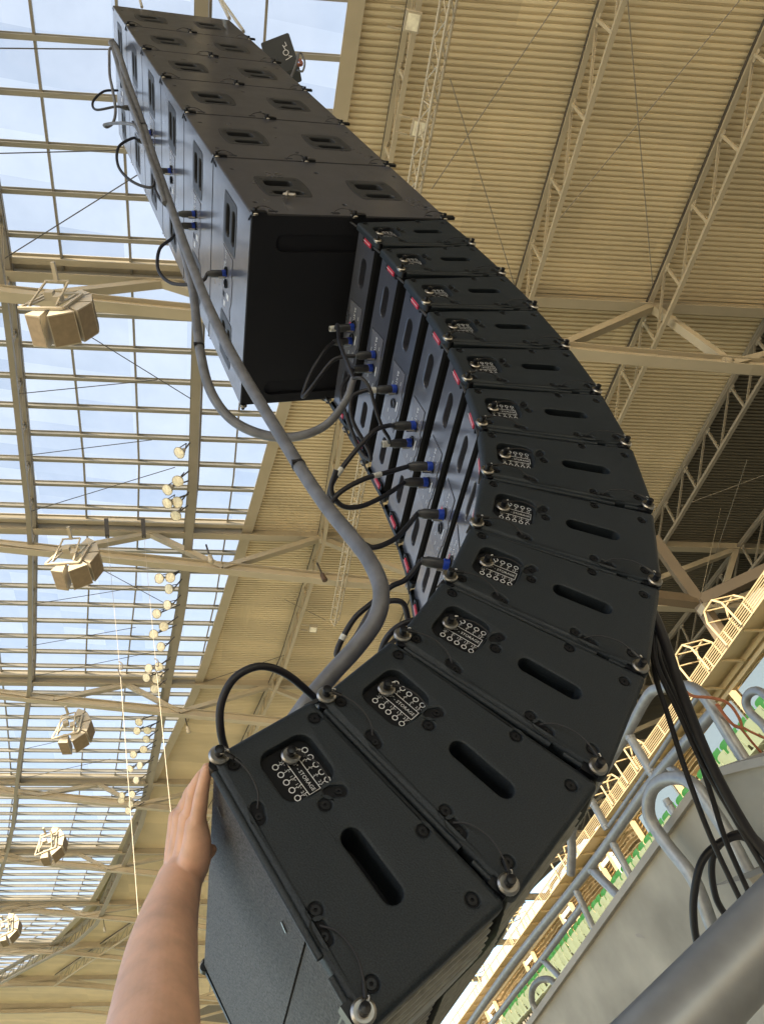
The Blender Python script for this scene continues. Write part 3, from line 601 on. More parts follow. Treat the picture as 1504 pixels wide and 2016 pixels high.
# small lamp fitting on the third girder and chain hoist motor on the second
def fitting(name, lab, cat, p, mt):
    o = thing(name, lab, cat, p); m_ = MB(); m_.lathe(p, (0, 0, -1), [(-.2, .02), (-.16, .09), (.2, .11), (.24, .04), (.24, .0)], 10); world_child(m_.build('housing', mt), o)
    m_ = MB(); m_.bar(p + Vector((0, 0, .2)), p + Vector((0, 0, .8)), .06, .06); world_child(m_.build('clamp', DSTEEL, smooth=0), o)
fitting('pendant_lamp', 'small gold pendant lamp under the second girder near the glass edge', 'lamp', roofpt(415, 1100, 2.6), CREAM)
fitting('pendant_lamp', 'small gold pendant lamp under the third girder beside the curved black cable', 'lamp', roofpt(371, 1436, 2.6), CREAM)
fitting('pendant_lamp', 'small gold pendant lamp under the fifth girder left of the forearm', 'lamp', roofpt(207, 1830, 2.8), CREAM)
fitting('hoist_motor', 'small dark brown hoist motor under the second girder beside the lattice boom', 'hoist', roofpt(637, 1136, 2.8), mat('brown_motor', (.07, .045, .035), .5))
# ================================================================== LOUDSPEAKER ARRAY
SH, SD = 0.55, 0.723
def pin_parts(parent, x, z, lan=None, side=-1, y=0.0, big=1.0, name='locking_pin'):
    """steel collar pin standing out of a side plate; lan = pocket the wire lanyard runs to (local x,z), bulge"""
    s_ = side; b = MB(); k = big
    b.lathe((x, y - s_ * .004, z), (0, s_, 0), [(0, .008 * k), (0, .0105 * k), (.004 * k, .0110 * k), (.0045 * k, .0140 * k), (.0075 * k, .0142 * k), (.0095 * k, .0115 * k), (.0095 * k, .005 * k)], 20)
    pin = b.build(name, STEEL, parent)
    b = MB(); b.lathe((x, y + s_ * .006, z), (0, s_, 0), [(0, .0062 * k), (.008 * k, .0058 * k), (.0085 * k, .0066 * k), (.0115 * k, .0062 * k), (.0125 * k, .0)], 14); b.build('push_button', GLOSSB, pin)
    if lan:
        (lx, lz), bul = lan; a = Vector((x, y + s_ * .013 * k, z)); c = Vector((lx, y + s_ * .001, lz)); d = c - a; up = Vector((-d.z, 0, d.x)).normalized() * bul
        if up.z < 0 and bul > 0: up = -up
        P = [a, a + d * .18 + up * .55 + Vector((0, s_ * .003, 0)), a + d * .5 + up + Vector((0, s_ * .006, 0)), a + d * .82 + up * .75 + Vector((0, s_ * .004, 0)), c]
        b = MB(); b.tube(P, .0012, 6, sub=6); w = b.build('lanyard', RUB, pin)
        q = spline(P, 6); b = MB(); b.cyl(q[3], q[7], .0030 * k, n=10); b.build('ferrule', GLOSSB, w)
        ax = (q[3] - a).normalized(); b = MB(); b.tube([a + Vector((0, 0, .004)), a + ax * .008 + Vector((0, s_ * .002, .005)), q[3], a + ax * .008 + Vector((0, s_ * .002, -.005)), a + Vector((0, 0, -.004))], .0009, 6); b.build('wire_loop', STEEL, w)
    return pin
def screw(parent, M, x, w, depth=.0035, r=.0062):
    b = MB(); V = []
    c = [(r * math.cos(2 * PI * i / 14), r * math.sin(2 * PI * i / 14)) for i in range(14)]
    h = [(r * .42 * math.cos(2 * PI * i / 6), r * .42 * math.sin(2 * PI * i / 6)) for i in range(6)]
    l = [[Vector((p[0], p[1], 0)) for p in c], [Vector((p[0], p[1], 0)) for p in h]]
    b.add([M(x + p.x, w + p.y, -depth + .0016) for q in l for p in q], [tuple(t) for t in tessellate_polygon(l)])
    loft(b, [[M(x + p[0], w + p[1], -depth + .0016) for p in c], [M(x + p[0], w + p[1], -depth) for p in c]])
    loft(b, [[M(x + p[0], w + p[1], -depth + .0016) for p in h], [M(x + p[0], w + p[1], -depth - .002) for p in h]])
    b.build('screw', GLOSSB, parent)
def rbox(mb, x0, x1, y0, y1, z0, z1, r, skip=(), mi=0, me=0):
    """box with small chamfered edges, faces inset by r; skip holds face names to leave open"""
    X, Y, Z = (x0, x1), (y0, y1), (z0, z1)
    F6 = {'x0': [(x0, y, z) for y, z in ((y0 + r, z0 + r), (y0 + r, z1 - r), (y1 - r, z1 - r), (y1 - r, z0 + r))], 'x1': [(x1, y, z) for y, z in ((y0 + r, z0 + r), (y0 + r, z1 - r), (y1 - r, z1 - r), (y1 - r, z0 + r))],
          'y0': [(x, y0, z) for x, z in ((x0 + r, z0 + r), (x0 + r, z1 - r), (x1 - r, z1 - r), (x1 - r, z0 + r))], 'y1': [(x, y1, z) for x, z in ((x0 + r, z0 + r), (x0 + r, z1 - r), (x1 - r, z1 - r), (x1 - r, z0 + r))],
          'z0': [(x, y, z0) for x, y in ((x0 + r, y0 + r), (x0 + r, y1 - r), (x1 - r, y1 - r), (x1 - r, y0 + r))], 'z1': [(x, y, z1) for x, y in ((x0 + r, y0 + r), (x0 + r, y1 - r), (x1 - r, y1 - r), (x1 - r, y0 + r))]}
    for k, q in F6.items():
        if k not in skip: mb.add(q, [(0, 1, 2, 3)], mi)
    for i in (0, 1):
        for j in (0, 1):
            si, sj = (r, -r)[i], (r, -r)[j]
            for a, b_, f in (((x0 + r), (x1 - r), 'x'), ((y0 + r), (y1 - r), 'y'), ((z0 + r), (z1 - r), 'z')):
                if f == 'x': q = [(a, Y[i], Z[j] + sj), (b_, Y[i], Z[j] + sj), (b_, Y[i] + si, Z[j]), (a, Y[i] + si, Z[j])]
                elif f == 'y': q = [(X[i], a, Z[j] + sj), (X[i], b_, Z[j] + sj), (X[i] + si, b_, Z[j]), (X[i] + si, a, Z[j])]
                else: q = [(X[i], Y[j] + sj, a), (X[i], Y[j] + sj, b_), (X[i] + si, Y[j], b_), (X[i] + si, Y[j], a)]
                mb.add(q, [(0, 1, 2, 3)], me if f in 'xy' else mi)
    for i in (0, 1):
        for j in (0, 1):
            for k in (0, 1):
                a, b_, c = (r, -r)[i], (r, -r)[j], (r, -r)[k]; mb.add([(X[i], Y[j] + b_, Z[k] + c), (X[i] + a, Y[j], Z[k] + c), (X[i] + a, Y[j] + b_, Z[k])], [(0, 1, 2)], mi)
def handle_outline(cx_, cz_, w, h, bow, tall=False):
    """rounded handle bezel with two bowed-out sides"""
    P = []
    n = 6
    if not tall:
        for i in range(n + 1): t = -1 + 2 * i / n; P.append((cx_ + w / 2 + bow * (1 - t * t) - (0), cz_ + t * h / 2))
        for i in range(n + 1): t = 1 - 2 * i / n; P.append((cx_ - w / 2 - bow * (1 - t * t), cz_ + t * h / 2))
    else:
        for i in range(n + 1): t = 1 - 2 * i / n; P.append((cx_ + t * w / 2, cz_ + h / 2 + bow * (1 - t * t)))
        for i in range(n + 1): t = -1 + 2 * i / n; P.append((cx_ + t * w / 2, cz_ - h / 2 - bow * (1 - t * t)))
    return P
def handle_insert(parent, M, cx_, cz_, w, h, tall):
    if not tall:
        H = [(rr_fn(cx_ - .008, cz_ + .035, w * .66, h * .30, .014), .07, 1, 0), (rr_fn(cx_ + .004, cz_ - .055, w * .70, h * .20, .014), .05, 1, 0)]
    else:
        H = [(rr_fn(cx_ - .0, cz_ + .034, w * .62, h * .34, .02), .07, 1, 0), (rr_fn(cx_ + .0, cz_ - .048, w * .66, h * .26, .018), .05, 1, 0)]
    out = poly_fn(handle_outline(cx_, cz_, w, h, .010, tall), .012, 3)
    b = MB(); face_holes(b, lambda u, w_, d: M(u, w_, d + .0012), out, H, bev=.0012, thick=.0, mi=0, hb=.006)
    o = b.build('carry_handle', [INS, PIT], parent, wn=True)
    b = MB(); o2 = poly_fn(handle_outline(cx_, cz_, w + .004, h + .004, .010, tall), .013, 3); loft(b, [[M(x, y, .0003) for x, y in o2(0)], [M(x, y, .0003) for x, y in o2(.0018)]]); b.build('bezel_seam', PIT, o, fix=False)
    if not tall:
        for sx in (-1, 1):
            for sz in (-1, 1): ringmark(b := MB(), cx_ + sx * w * .40, cz_ + sz * h * .36, .005, .0018, M, 0, .0016); b.build('bezel_screw', PIT, o, fix=False)
INS = mat('moulded_black_plastic', (.034, .036, .040), .42, spec=.5, bump=(300, .2, .0005))
def make_sub():
    o = thing('subwoofer', '', 'subwoofer')
    bx = MB(); g_ = .003; x0, x1, y0, y1, z0, z1 = 0, SD, 0, WID, g_, SH - g_; r = .004
    rbox(bx, x0, x1, y0, y1, z0, z1, r, skip=('y0', 'x0', 'z0'), me=2)
    Ms = lambda u, w, d: Vector((u, y0 - d, w)); Mr = lambda u, w, d: Vector((x0 - d, u, w)); Mb = lambda u, w, d: Vector((u, w, z0 - d))
    sq = lambda a, b, c, d: (lambda g: [(a + r, c + r), (b - r, c + r), (b - r, d - r), (a + r, d - r)])
    sc = [(.04, .425), (.36, .423), (.689, .429), (.039, .106), (.36, .107), (.685, .109)]
    sh = [(poly_fn(handle_outline(.182, .262, .155, .185, .010), .012, 3), .004, 1, 0), (poly_fn(handle_outline(.534, .262, .155, .185, .010), .012, 3), .004, 1, 0)]
    cs = [(rr_fn(a, b, .017, .017, .0084), .0035, 1, 0) for a, b in sc]
    inset = lambda fn: (lambda g: fn(g - .004))
    face_holes(bx, Ms, sq(x0, x1, z0, z1), [(inset(h[0]), .07, None, 1) for h in sh] + cs + [(rr_fn(a, .030, .034, .012, .006), .004, 1, 0) for a in (.08, .30, .66)])
    rh = [(rr_fn(.141, .27, .10, .165, .02, n=5), .02, 1, 0), (rr_fn(.60, .27, .10, .165, .02, n=5), .02, 1, 0)]
    face_holes(bx, Mr, sq(y0, y1, z0, z1), [(inset(poly_fn(handle_outline(a, .27, .185, .165, .010, True), .012, 3)), .07, None, 1) for a in (.141, .600)])
    # skid recesses under the box
    face_holes(bx, Mb, lambda g: [(x0 + r, y0 + r), (x1 - r, y0 + r), (x1 - r, y1 - r), (x0 + r, y1 - r)], [(rr_fn(.37, .098, .56, .062, .03), .012, 2, 2), (rr_fn(.37, .668, .56, .062, .03), .012, 2, 2)], mi=2)
    bo = bx.build('cabinet', [BODY, PIT, SUBB], o, smooth=30, wn=True)
    for a in (.182, .534): handle_insert(o, Ms, a, .262, .155, .185, False)
    for a in (.141, .600): handle_insert(o, lambda u, w, d: Vector((x0 - d, u, w)), a, .27, .185, .165, True)
    for a, b in sc: screw(o, Ms, a, b)
    # rear connector plate
    P = [(.255, .345), (.262, .352), (.330, .300), (.345, .305), (.352, .298), (.46, .262), (.49, .205), (.485, .197), (.40, .230), (.392, .226), (.27, .232), (.262, .240)]
    P = [(.245, .350), (.29, .335), (.325, .342), (.335, .352), (.405, .352), (.42, .340), (.47, .345), (.50, .330), (.498, .215), (.455, .225), (.42, .205), (.33, .200), (.315, .212), (.25, .205)]
    b = MB(); Pf = P[::-1]; Mq = lambda u, w, d: Vector((x0 - d, u, w)); V = [Vector((p[0], p[1], 0)) for p in P]
    b.add([Mq(p.x, p.y, .0018) for p in V], [tuple(t) for t in tessellate_polygon([V])]); loft(b, [[Mq(p.x, p.y, .0018) for p in V], [Mq(p.x, p.y, 0) for p in V]])
    for yy in (.325, .375):
        b.lathe((x0 - .0015, yy, .285), (-1, 0, 0), [(0, .017), (.006, .017), (.006, .013), (.0, .013)], 18, 1)
    b.box((x0 - .0022, .415, .255), (.0008, .022, .03), 2); b.box((x0 - .0022, .35, .318), (.0008, .10, .006), 2); b.box((x0 - .0022, .462, .30), (.0008, .022, .02), 2); b.box((x0 - .0022, .43, .315), (.0008, .02, .025), 1)
    text(b, 'VTX B18', .022, lambda u, w, d: Vector((x0 - .0022 - d, u, w)), PI, (.29, .30), 2); b.build('connector_plate', [PANEL, PIT, WHITE], o)
    for yy in (0, WID):
        sd_ = -1 if yy == 0 else 1
        for xx in (.012, .361, .708):
            pin_parts(o, xx, .006, ((xx + (.075 if xx < .1 else -.075), .014), .026), sd_, yy, 1.05)
            if yy == 0 and xx > -1: b = MB(); b.box((xx + .012, -.004, .004), (.05, .010, .020)); b.build('hinge_bracket', GLOSSB, o)
    b = MB(); b.bar((-.0015, .008, .005), (-.0015, .030, .03), .002, .006); b.build('corner_slot', PIT, o); b = MB(); b.bar((-.0015, .012, .54), (-.0015, .02, .505), .002, .005); b.build('corner_slot', PIT, o)
    return o
sub0 = make_sub()
lab = ['top subwoofer of the stack, hung from pale slings', 'second subwoofer from the top of the stack', 'third subwoofer from the top of the stack', 'fourth subwoofer from the top, two above the lowest', 'fifth subwoofer from the top, directly above the lowest one', 'lowest subwoofer, its black underside showing and a loose pin dangling on its side']
subs = []
for i in range(6):
    o = sub0 if i == 0 else dup(sub0); o.location = (0, 0, -(i + 1) * SH); tag(o, 'black ' + lab[i], 'subwoofer', 'black subwoofers stacked in the upper half of the array'); subs.append(o)
# loose pin hanging on the lowest one
pn = MB(); pn.lathe((0, 0, 0), (.75, -.2, -.62), [(0, .001), (0, .007), (.012, .007), (.012, .013), (.018, .013), (.018, .0075), (.042, .007), (.045, .0)], 14)
lp = pn.build('loose_pin', STEEL, subs[5]); lp.location = (.150, -.014, .148)
pn = MB(); pn.tube([(-.0, 0, -.0), (-.014, .0, -.03), (-.018, .012, -.11)], .0011, 6); pn.build('lanyard', DSTEEL, lp)
# ---- small cabinets
HF, HR, U0, U1 = .111, .083, -.184, .184
PLATE = [(U0, -HR), (U1, -HF), (U1, HF), (U0, HR)]
def make_cab():
    o = thing('line_array_speaker', '', 'loudspeaker')
    Mn = lambda u, w, d: Vector((u, -d, w)); Mf = lambda u, w, d: Vector((u, WID + d, w))
    scr = [(-.156, .068), (-.157, -.062), (-.044, .003), (.053, -.083), (.151, -.079), (.056, .085), (.155, .077)]
    pk = [((-.083, -.073), -.35), ((-.0515, .0255), 1.0), ((.078, -.091), -.10)]
    holes = [(rr_fn(-.108, .004, .082, .078, .019, -.03), .0155, 1, 0), (rr_fn(.051, .003, .107, .027, .0133, -.02, 7), .060, 1, 0)]
    holes += [(rr_fn(a, b, .0175, .0175, .0086), .0035, 2, 2) for a, b in scr] + [(rr_fn(p[0], p[1], .031, .0155, .0077, a), .004, 2, 2) for p, a in pk]
    b = MB(); P0 = [(U0, -HR + .004), (U0 + .03, -HR + .0), (.090, -HR - .0212), (U1, -HF), (U1, HF), (U0, HR)]
    face_holes(b, Mn, poly_fn(PLATE, .010), holes, bev=.009, thick=.022, mi=0, hb=.004)
    sp = b.build('side_plate', [BLK, PIT, PIT], o, smooth=40, wn=True)
    for a, c in scr: screw(sp, Mn, a, c)
    for p, a in pk: screw(sp, Mn, p[0] + .004 * math.cos(a), p[1] + .004 * math.sin(a), .004, .0048)
    # printed storage plate in the recess
    b = MB(); Mp = lambda u, w, d: Vector((u, .0150 - d, w)); R_ = -.015
    def mk(x, y): return (-.109 + x * math.cos(R_) - y * math.sin(R_), .0135 + x * math.sin(R_) + y * math.cos(R_))
    for i in range(5):
        x = -.020 + i * .0132
        for y, sg, tx in ((-.0285, 1, ('.25°', '.5°', '1.0°', '1.5°', '2.0°')[i]), (.0195, -1, ('6°', '5°', '4°', '3°', '2.5°')[i])):
            if sg > 0 or i > -1: ringmark(b, *mk(x, y), .0046, .0014, Mp); linemark(b, mk(x, y + sg * .005), mk(x, y + sg * .0075), .0009, Mp)
            text(b, tx, .0062, Mp, R_, mk(x, y + sg * .0100), 0); linemark(b, mk(x, y + sg * .0128), mk(x, y + sg * .0150), .0009, Mp)
    for a, c in (((-.024, -.0130), (.038, -.0130)), ((.038, -.0130), (.038, .0045)), ((.038, .0045), (-.024, .0045)), ((-.024, -.0130), (-.024, -.0150))): linemark(b, mk(*a), mk(*c), .0011, Mp)
    text(b, '10° - STORAGE', .0078, Mp, R_, mk(.010, -.0043), 0); ringmark(b, *mk(-.0265, -.0043), .0046, .0013, Mp)
    b.build('printed_scale', WHITE, sp, fix=False)
    b = MB(); face_holes(b, Mf, lambda g: poly_fn(PLATE, .010)(g)[::1], [], bev=.006, thick=.022); b.build('side_plate', BLK, o, smooth=40, wn=True)
    # body: wedge box between the plates with slotted rear panel
    b = MB(); ya, yb = .0225, WID - .0225; ur, uf = -.172, .166; hr, hf = HR - .006, HF - .005
    P = [(ur, -hr), (uf, -hf), (uf, hf), (ur, hr)]; V = [(u, y, w) for y in (ya, yb) for u, w in P]
    b.add(V, [(0, 4, 5, 1), (3, 2, 6, 7), (1, 5, 6, 2)], 1)  # faces coloured near-black so the gaps between cabinets look shaded
    Mr = lambda u, w, d: Vector((ur - d, u, w)); sl = [(rr_fn(.150, .009, .104, .040, .0195, n=7), .045, 1, 0), (rr_fn(WID - .150, .009, .104, .040, .0195, n=7), .045, 1, 0)]
    face_holes(b, Mr, lambda g: [(ya, -hr + .022), (yb, -hr + .022), (yb, hr), (ya, hr)], sl, hb=.004)
    b.add([(ur, ya, -hr + .022), (ur, yb, -hr + .022), (ur + .05, yb, -hr + .002), (ur + .05, ya, -hr + .002)], [(0, 1, 2, 3)], 1)
    b.build('cabinet', [BODY, PIT], o, smooth=30, wn=True)
    # rigging rail along the lower edge, and rear hinge blocks
    for a_, c_, w_ in ((U0 + .020, .096, .0055), (.118, U1 - .026, .0045)):
        zf = lambda u: -HR - (u - U0) * .0761 - .0018
        b = MB(); b.tube([(a_, .009, zf(a_)), ((a_ + c_) / 2, .009, zf((a_ + c_) / 2)), (c_, .009, zf(c_))], w_, 12, sub=2); b.build('rigging_rail', BLK, o)
    for yy in (.012, WID - .012):
        b = MB(); b.cyl((-.172, yy - .009, -HR + .002), (-.172, yy + .009, -HR + .002), .009); b.build('hinge_block', GLOSSB, o); b = MB(); b.box((.160, yy, -HF - .001), (.026, .018, .014)); b.build('hinge_block', GLOSSB, o)
        b = MB(); b.bar((U0 - .0005, yy, HR - .01), (U0 - .0005, yy + (.006 if yy < .1 else -.006), HR + .045), .006, .0035); b.build('rear_link', RUBM, o)
    # front grille, two shallow wings with horizontal louvres
    b = MB(); N = 19
    def fy(t): return U1 - .012 + (.020 * math.sin(min(1, t * 2.2) * PI / 2) - .018 * max(0, t - .35) / .65) * 1.0
    for side in (0, 1):
        yy = lambda t: t * WID / 2 if side == 0 else WID - t * WID / 2
        col = [(fy(t), yy(t)) for t in (0, .05, .15, .3, .5, .75, 1)]
        for a, c in zip(col, col[1:]): b.add([(a[0] - .006, a[1], -HF + .004), (c[0] - .006, c[1], -HF + .004), (c[0] - .006, c[1], HF - .004), (a[0] - .006, a[1], HF - .004)], [(0, 1, 2, 3)], 1)
        k_ = .060
        while k_ < WID / 2 - .004:
            y_ = k_ if side == 0 else WID - k_; u_ = fy(k_ / (WID / 2)); b.box((u_ - .0035, y_, 0), (.007, .0085, 2 * HF - .010), 0); k_ += .0188
        cc = [(fy(t) + .0005, yy(t)) for t in (0, .05, .13)]
        for a, c in zip(cc, cc[1:]): b.add([(a[0], a[1], -HF + .004), (c[0], c[1], -HF + .004), (c[0], c[1], HF - .004), (a[0], a[1], HF - .004)], [(0, 1, 2, 3)], 2)
    for w in (-HF + .004, HF - .004):
        P = [(fy(t) - .001, t * WID / 2) for t in (0, .05, .15, .3, .5, .75, 1)]; P += [(x, WID - y) for x, y in P[::-1]]
        q = [(x, y, w) for x, y in P]; k = len(q); b.add(q + [(uf - .02, y, w) for x, y, _ in q], [(i, i + 1, k + i + 1, k + i) for i in range(k - 1)], 2)
    b.build('front_grille', [GRIL, PIT, GLOSSB], o, smooth=0, fix=False)
    # rear connector plate
    P = [(.268, .060), (.345, .044), (.352, .050), (.41, .050), (.418, .056), (.478, .066), (.482, -.036), (.42, -.040), (.412, -.046), (.345, -.048), (.338, -.040), (.262, -.036)]
    Mq = lambda u, w, d: Vector((ur - d, u, w)); V = [Vector((p[0], p[1], 0)) for p in P]
    b = MB(); b.add([Mq(p.x, p.y, .0016) for p in V], [tuple(t) for t in tessellate_polygon([V])]); loft(b, [[Mq(p.x, p.y, .0016) for p in V], [Mq(p.x, p.y, 0) for p in V]]); cp = b.build('connector_plate', [PANEL], o)
    b = MB(); n_ = len(P); c_ = (sum(p[0] for p in P) / n_, sum(p[1] for p in P) / n_)
    loft(b, [[Mq(p[0], p[1], .0004) for p in P], [Mq(c_[0] + (p[0] - c_[0]) * 1.014, c_[1] + (p[1] - c_[1]) * 1.04, .0004) for p in P]]); b.build('plate_seam', PIT, cp, fix=False)
    b = MB(); M2 = lambda u, w, d: Vector((ur - .0016 - d, u, w))
    text(b, 'VTX A8', .016, M2, PI, (.305, .012)); linemark(b, (.375, -.024), (.405, -.024), .006, M2); ringmark(b, .405, .012, .011, .0022, M2, 1); linemark(b, (.402, .012), (.408, .018), .002, M2, 1)
    for q in ((.33, .038), (.43, .03), (.45, .012), (.44, -.02), (.30, -.02)): linemark(b, q, (q[0] + .012, q[1]), .0022, M2)
    linemark(b, (.352, .036), (.366, .036), .012, M2, 2); b.build('printed_marks', [WHITE, PIT, RED], cp, fix=False)
    for yy in (.340, .392): b = MB(); b.lathe((ur - .001, yy, .002), (-1, 0, 0), [(0, .016), (.005, .016), (.005, .012), (0, .012)], 16); b.build('socket', GLOSSB, cp)
    # red tags on both rear edges
    for sd_, yb_ in ((0, .030), (1, WID - .030)):
        q = .011; b = MB(); b.box((ur - .005, yb_, -.016), (.012, .018, .050)); rl = b.build('red_tag', RED, o, smooth=0); b = MB(); b.box((ur - .004, yb_, .021), (.010, .024, .010)); b.box((ur - .004, yb_, -.049), (.010, .024, .010)); b.box((ur - .0035, yb_ - q - .003, -.014), (.009, .004, .066)); b.build('tag_holder', GLOSSB, rl, smooth=0)
        b = MB(); b.box((ur - .0134, yb_, -.014), (.0006, .0012, .050)); b.build('tag_line', WHITE, rl, smooth=0)
    # pins
    pin_parts(o, -.178, -.072, ((-.088, -.071), .014)); pin_parts(o, .167, -.104, ((.070, -.090), .018))
    pin_parts(o, -.130, .010, ((-.056, .022), .012), -1, .010, .95, 'stored_pin')
    pin_parts(o, -.178, -.072, ((-.088, -.071), .014), 1, WID); pin_parts(o, .167, -.104, None, 1, WID)
    return o
def cover_boards(o):
    ya, yb = .0225, WID - .0225; ur, uf = -.172, .166; hr, hf = HR - .006, HF - .005
    # bottom cover boards (seen under the lowest box)
    b = MB(); sl_ = (hf - hr) / (uf - ur)
    def bot(u, y, k): return (u, y, -hr - (u - ur) * sl_ - k)
    for (a, c, k, mi) in ((ur - .002, .064, .0045, 0), (.066, uf, .0025, 1)):
        q = [bot(a, ya + .004, k), bot(c, ya + .004, k), bot(c, yb - .004, k), bot(a, yb - .004, k)]; q2 = [(p[0], p[1], p[2] + .003) for p in q]
        b.add(q + q2, [(0, 1, 2, 3), (0, 1, 5, 4), (1, 2, 6, 5), (2, 3, 7, 6), (3, 0, 4, 7)], mi)
    b.build('bottom_panel', [UNDER, UNDER], o, smooth=0)
    # small embossed slot marks in the underside
    b = MB()
    for u, y in ((-.15, .09), (.025, .085)): c = Vector(bot(u, y, .0055)); b.bar(c + Vector((-.006, -.004, 0)), c + Vector((.006, .004, -.0004)), .003, .0015)
    b.build('countersunk_bolt', STEEL, o)
TT = [[0.5372, -3.4291, 0.0542], [0.534, -3.649, 0.0052], [0.5213, -3.8716, -0.0327], [0.4957, -4.089, -0.1033], [0.4581, -4.2996, -0.1879], [0.4033, -4.5021, -0.2837], [0.3297, -4.6925, -0.4242], [0.2248, -4.8683, -0.5898], [0.0976, -5.0201, -0.7622], [-0.0522, -5.1503, -0.9235], [-0.2276, -5.2552, -1.1036], [-0.4165, -5.3285, -1.2602]]
LIFT = [.010, .010, .009, .008, .006, .004, .002, 0, 0, 0, 0, 0]
NUM = ['topmost', 'second', 'third', 'fourth', 'fifth', 'sixth', 'seventh', 'eighth', 'ninth', 'tenth', 'eleventh', 'lowest']
cab0 = make_cab(); cabs = []
for i, (x, z, a) in enumerate(TT):
    o = cab0 if i == 0 else dup(cab0); l = LIFT[i]; o.location = (x - math.sin(a) * l, 0, z + math.cos(a) * l); o.rotation_euler = (0, -a, 0); cabs.append(o)
    tag(o, {0: 'topmost small black line array speaker, fixed under the lowest subwoofer', 11: 'lowest black line array speaker, pressed by the hand, its grey underside showing'}.get(i, '%s small black line array speaker counted down from the subwoofers' % NUM[i]), 'loudspeaker', 'small black speakers curving down in a chain')
cover_boards(cabs[11])
def cabpt(k, u, y, w):
    x, z, a = TT[k]; l = LIFT[k]; x -= math.sin(a) * l; z += math.cos(a) * l
    return Vector((x + math.cos(a) * u - math.sin(a) * w, y, z + math.sin(a) * u + math.cos(a) * w))
def cabdir(k): a = TT[k][2]; return Vector((-math.cos(a), 0, -math.sin(a)))
# ---- slings above the stack and the canvas chain bag beyond it
for i, (p, a, b) in enumerate((((452, 36), (402, -60), (0, 0)), ((480, 62), (395, -60), (0, 0)), ((280, 14), (262, -50), (0, 0)))):
    o = thing('lifting_sling', ['pale sling rising from the front top corner of the top subwoofer', 'long pale sling reaching down behind the front edge of the upper subwoofers', 'pale sling rising from the middle of the top subwoofer'][i], 'sling', U(*p, 4.75), 'pale slings above the subwoofers')
    m_ = MB(); m_.cyl(U(*p, 4.7 if i != 1 else 4.95), U(*a, 7.2), .011 if i < 2 else .009, n=7); world_child(m_.build('sling_strap', ROPE), o)
o = thing('chain_bag', 'black canvas chain bag with hand written letters behind the subwoofer stack', 'bag', U(560, 115, 5.2))
m_ = MB(); c = U(560, 121, 5.4); ex = (CM[0] * .93 - CM[1] * .36).normalized(); ey = CM[2].cross(ex).normalized(); ez = ex.cross(ey)
Mb_ = lambda u, w, d: c + (ex * u + ey * w - ez * d) * .74
Pb = poly_fn([(-.16, -.17), (.125, -.17), (.105, .17), (-.16, .17)], .02)
prism(m_, Pb(0), Mb_, -.12, .12); bg_ = world_child(m_.build('bag_body', BAG), o)
m_ = MB(); sgn = 1 if (Mb_(0, 0, .12) - Vector(CAM.tolist())).length < (Mb_(0, 0, -.12) - Vector(CAM.tolist())).length else -1
Mt = (lambda u, w, d: Mb_(u, w, sgn * (.121 + d)))
def stroke(*pp):
    for a_, b_ in zip(pp, pp[1:]): linemark(m_, a_, b_, .006, Mt)
stroke((.060, -.095), (.062, -.060), (.035, -.060)); stroke((.030, -.075), (.038, -.030)); ringmark(m_, .033, .000, .028, .006, Mt); stroke((.048, .040), (.075, .052), (.010, .064))
world_child(m_.build('chalk_letters', WHITE, fix=False), o)
m_ = MB(); m_.tube([U(582, 112, 5.25), U(592, 104, 5.3), U(600, 122, 5.3), U(596, 140, 5.28), U(586, 138, 5.25)], .007, 7); m_.tube([U(588, 104, 5.25), U(584, 125, 5.2), U(574, 150, 5.2)], .009, 7); world_child(m_.build('bag_strap', RUBG), o)
m_ = MB(); m_.tube([U(590, 118, 5.2), U(594, 126, 5.18), U(586, 128, 5.18)], .012, 7); world_child(m_.build('strap_buckle', mat('worn_red', (.25, .08, .05), .6)), o)
# ================================================================== CABLES
def connector(parent, at, d, side, white=False):
    """black barrel with blue collar and steel latch; at = socket point, d = direction out of the panel"""
    root = Vector(at); d = Vector(d).normalized(); nb = (side - d * side.dot(d)).normalized()
    b = MB(); b.lathe(root, d, [(.016, .0125), (.020, .0140), (.055, .0140), (.060, .0115), (.070, .0100), (.072, .0070)], 18); q = b.build('plug_body', RUBM, None)
    b = MB(); b.lathe(root, d, [(.0, .0135), (.001, .0148), (.015, .0148), (.016, .0135)], 18); c1 = b.build('blue_collar', BLUE, None)
    b = MB(); b.box(root + d * .018 + nb * .0148, (.026, .010, .006), 0, d, d.cross(nb), nb); c2 = b.build('latch', STEEL, None)
    for x_ in (q, c1, c2): world_child(x_, parent)
    if white: b = MB(); b.lathe(root, d, [(.070, .0095), (.071, .0105), (.092, .0105), (.093, .0090)], 14); world_child(b.build('white_tape', TAPE), parent)
    return root + d * .070
SIDE = Vector((0, .3, -1)).normalized()
def cable(name, lab, P, r, mt, plugs=(), n=12, tapes=()):
    o = thing(name, lab, 'cable', P[0], None); P = [Vector(p) for p in P]
    for at, d, wh in plugs: connector(o, at, d, -CM[2] * .2 + CM[1] * 1.0, wh)
    b = MB(); b.tube(P, r, n, sub=7); world_child(b.build('jacket', mt), o)
    for i in tapes:
        Q = spline(P, 7); b = MB(); b.tube(Q[i:i + 3], (r if not callable(r) else .016) * 1.12, n, sub=1); world_child(b.build('tape_band', TAPE), o)
    return o
def ties(o, P, r, idx):
    Q = spline([Vector(p) for p in P], 7)
    for i in idx:
        d = (Q[i + 1] - Q[i]).normalized(); b = MB(); b.lathe(Q[i], d, [(-.004, r), (-.004, r * 1.12), (.004, r * 1.12), (.004, r)], 14); b.box(Q[i] + d.orthogonal().normalized() * r * 1.15, (.012, .008, .008)); world_child(b.build('cable_tie', RUB), o)
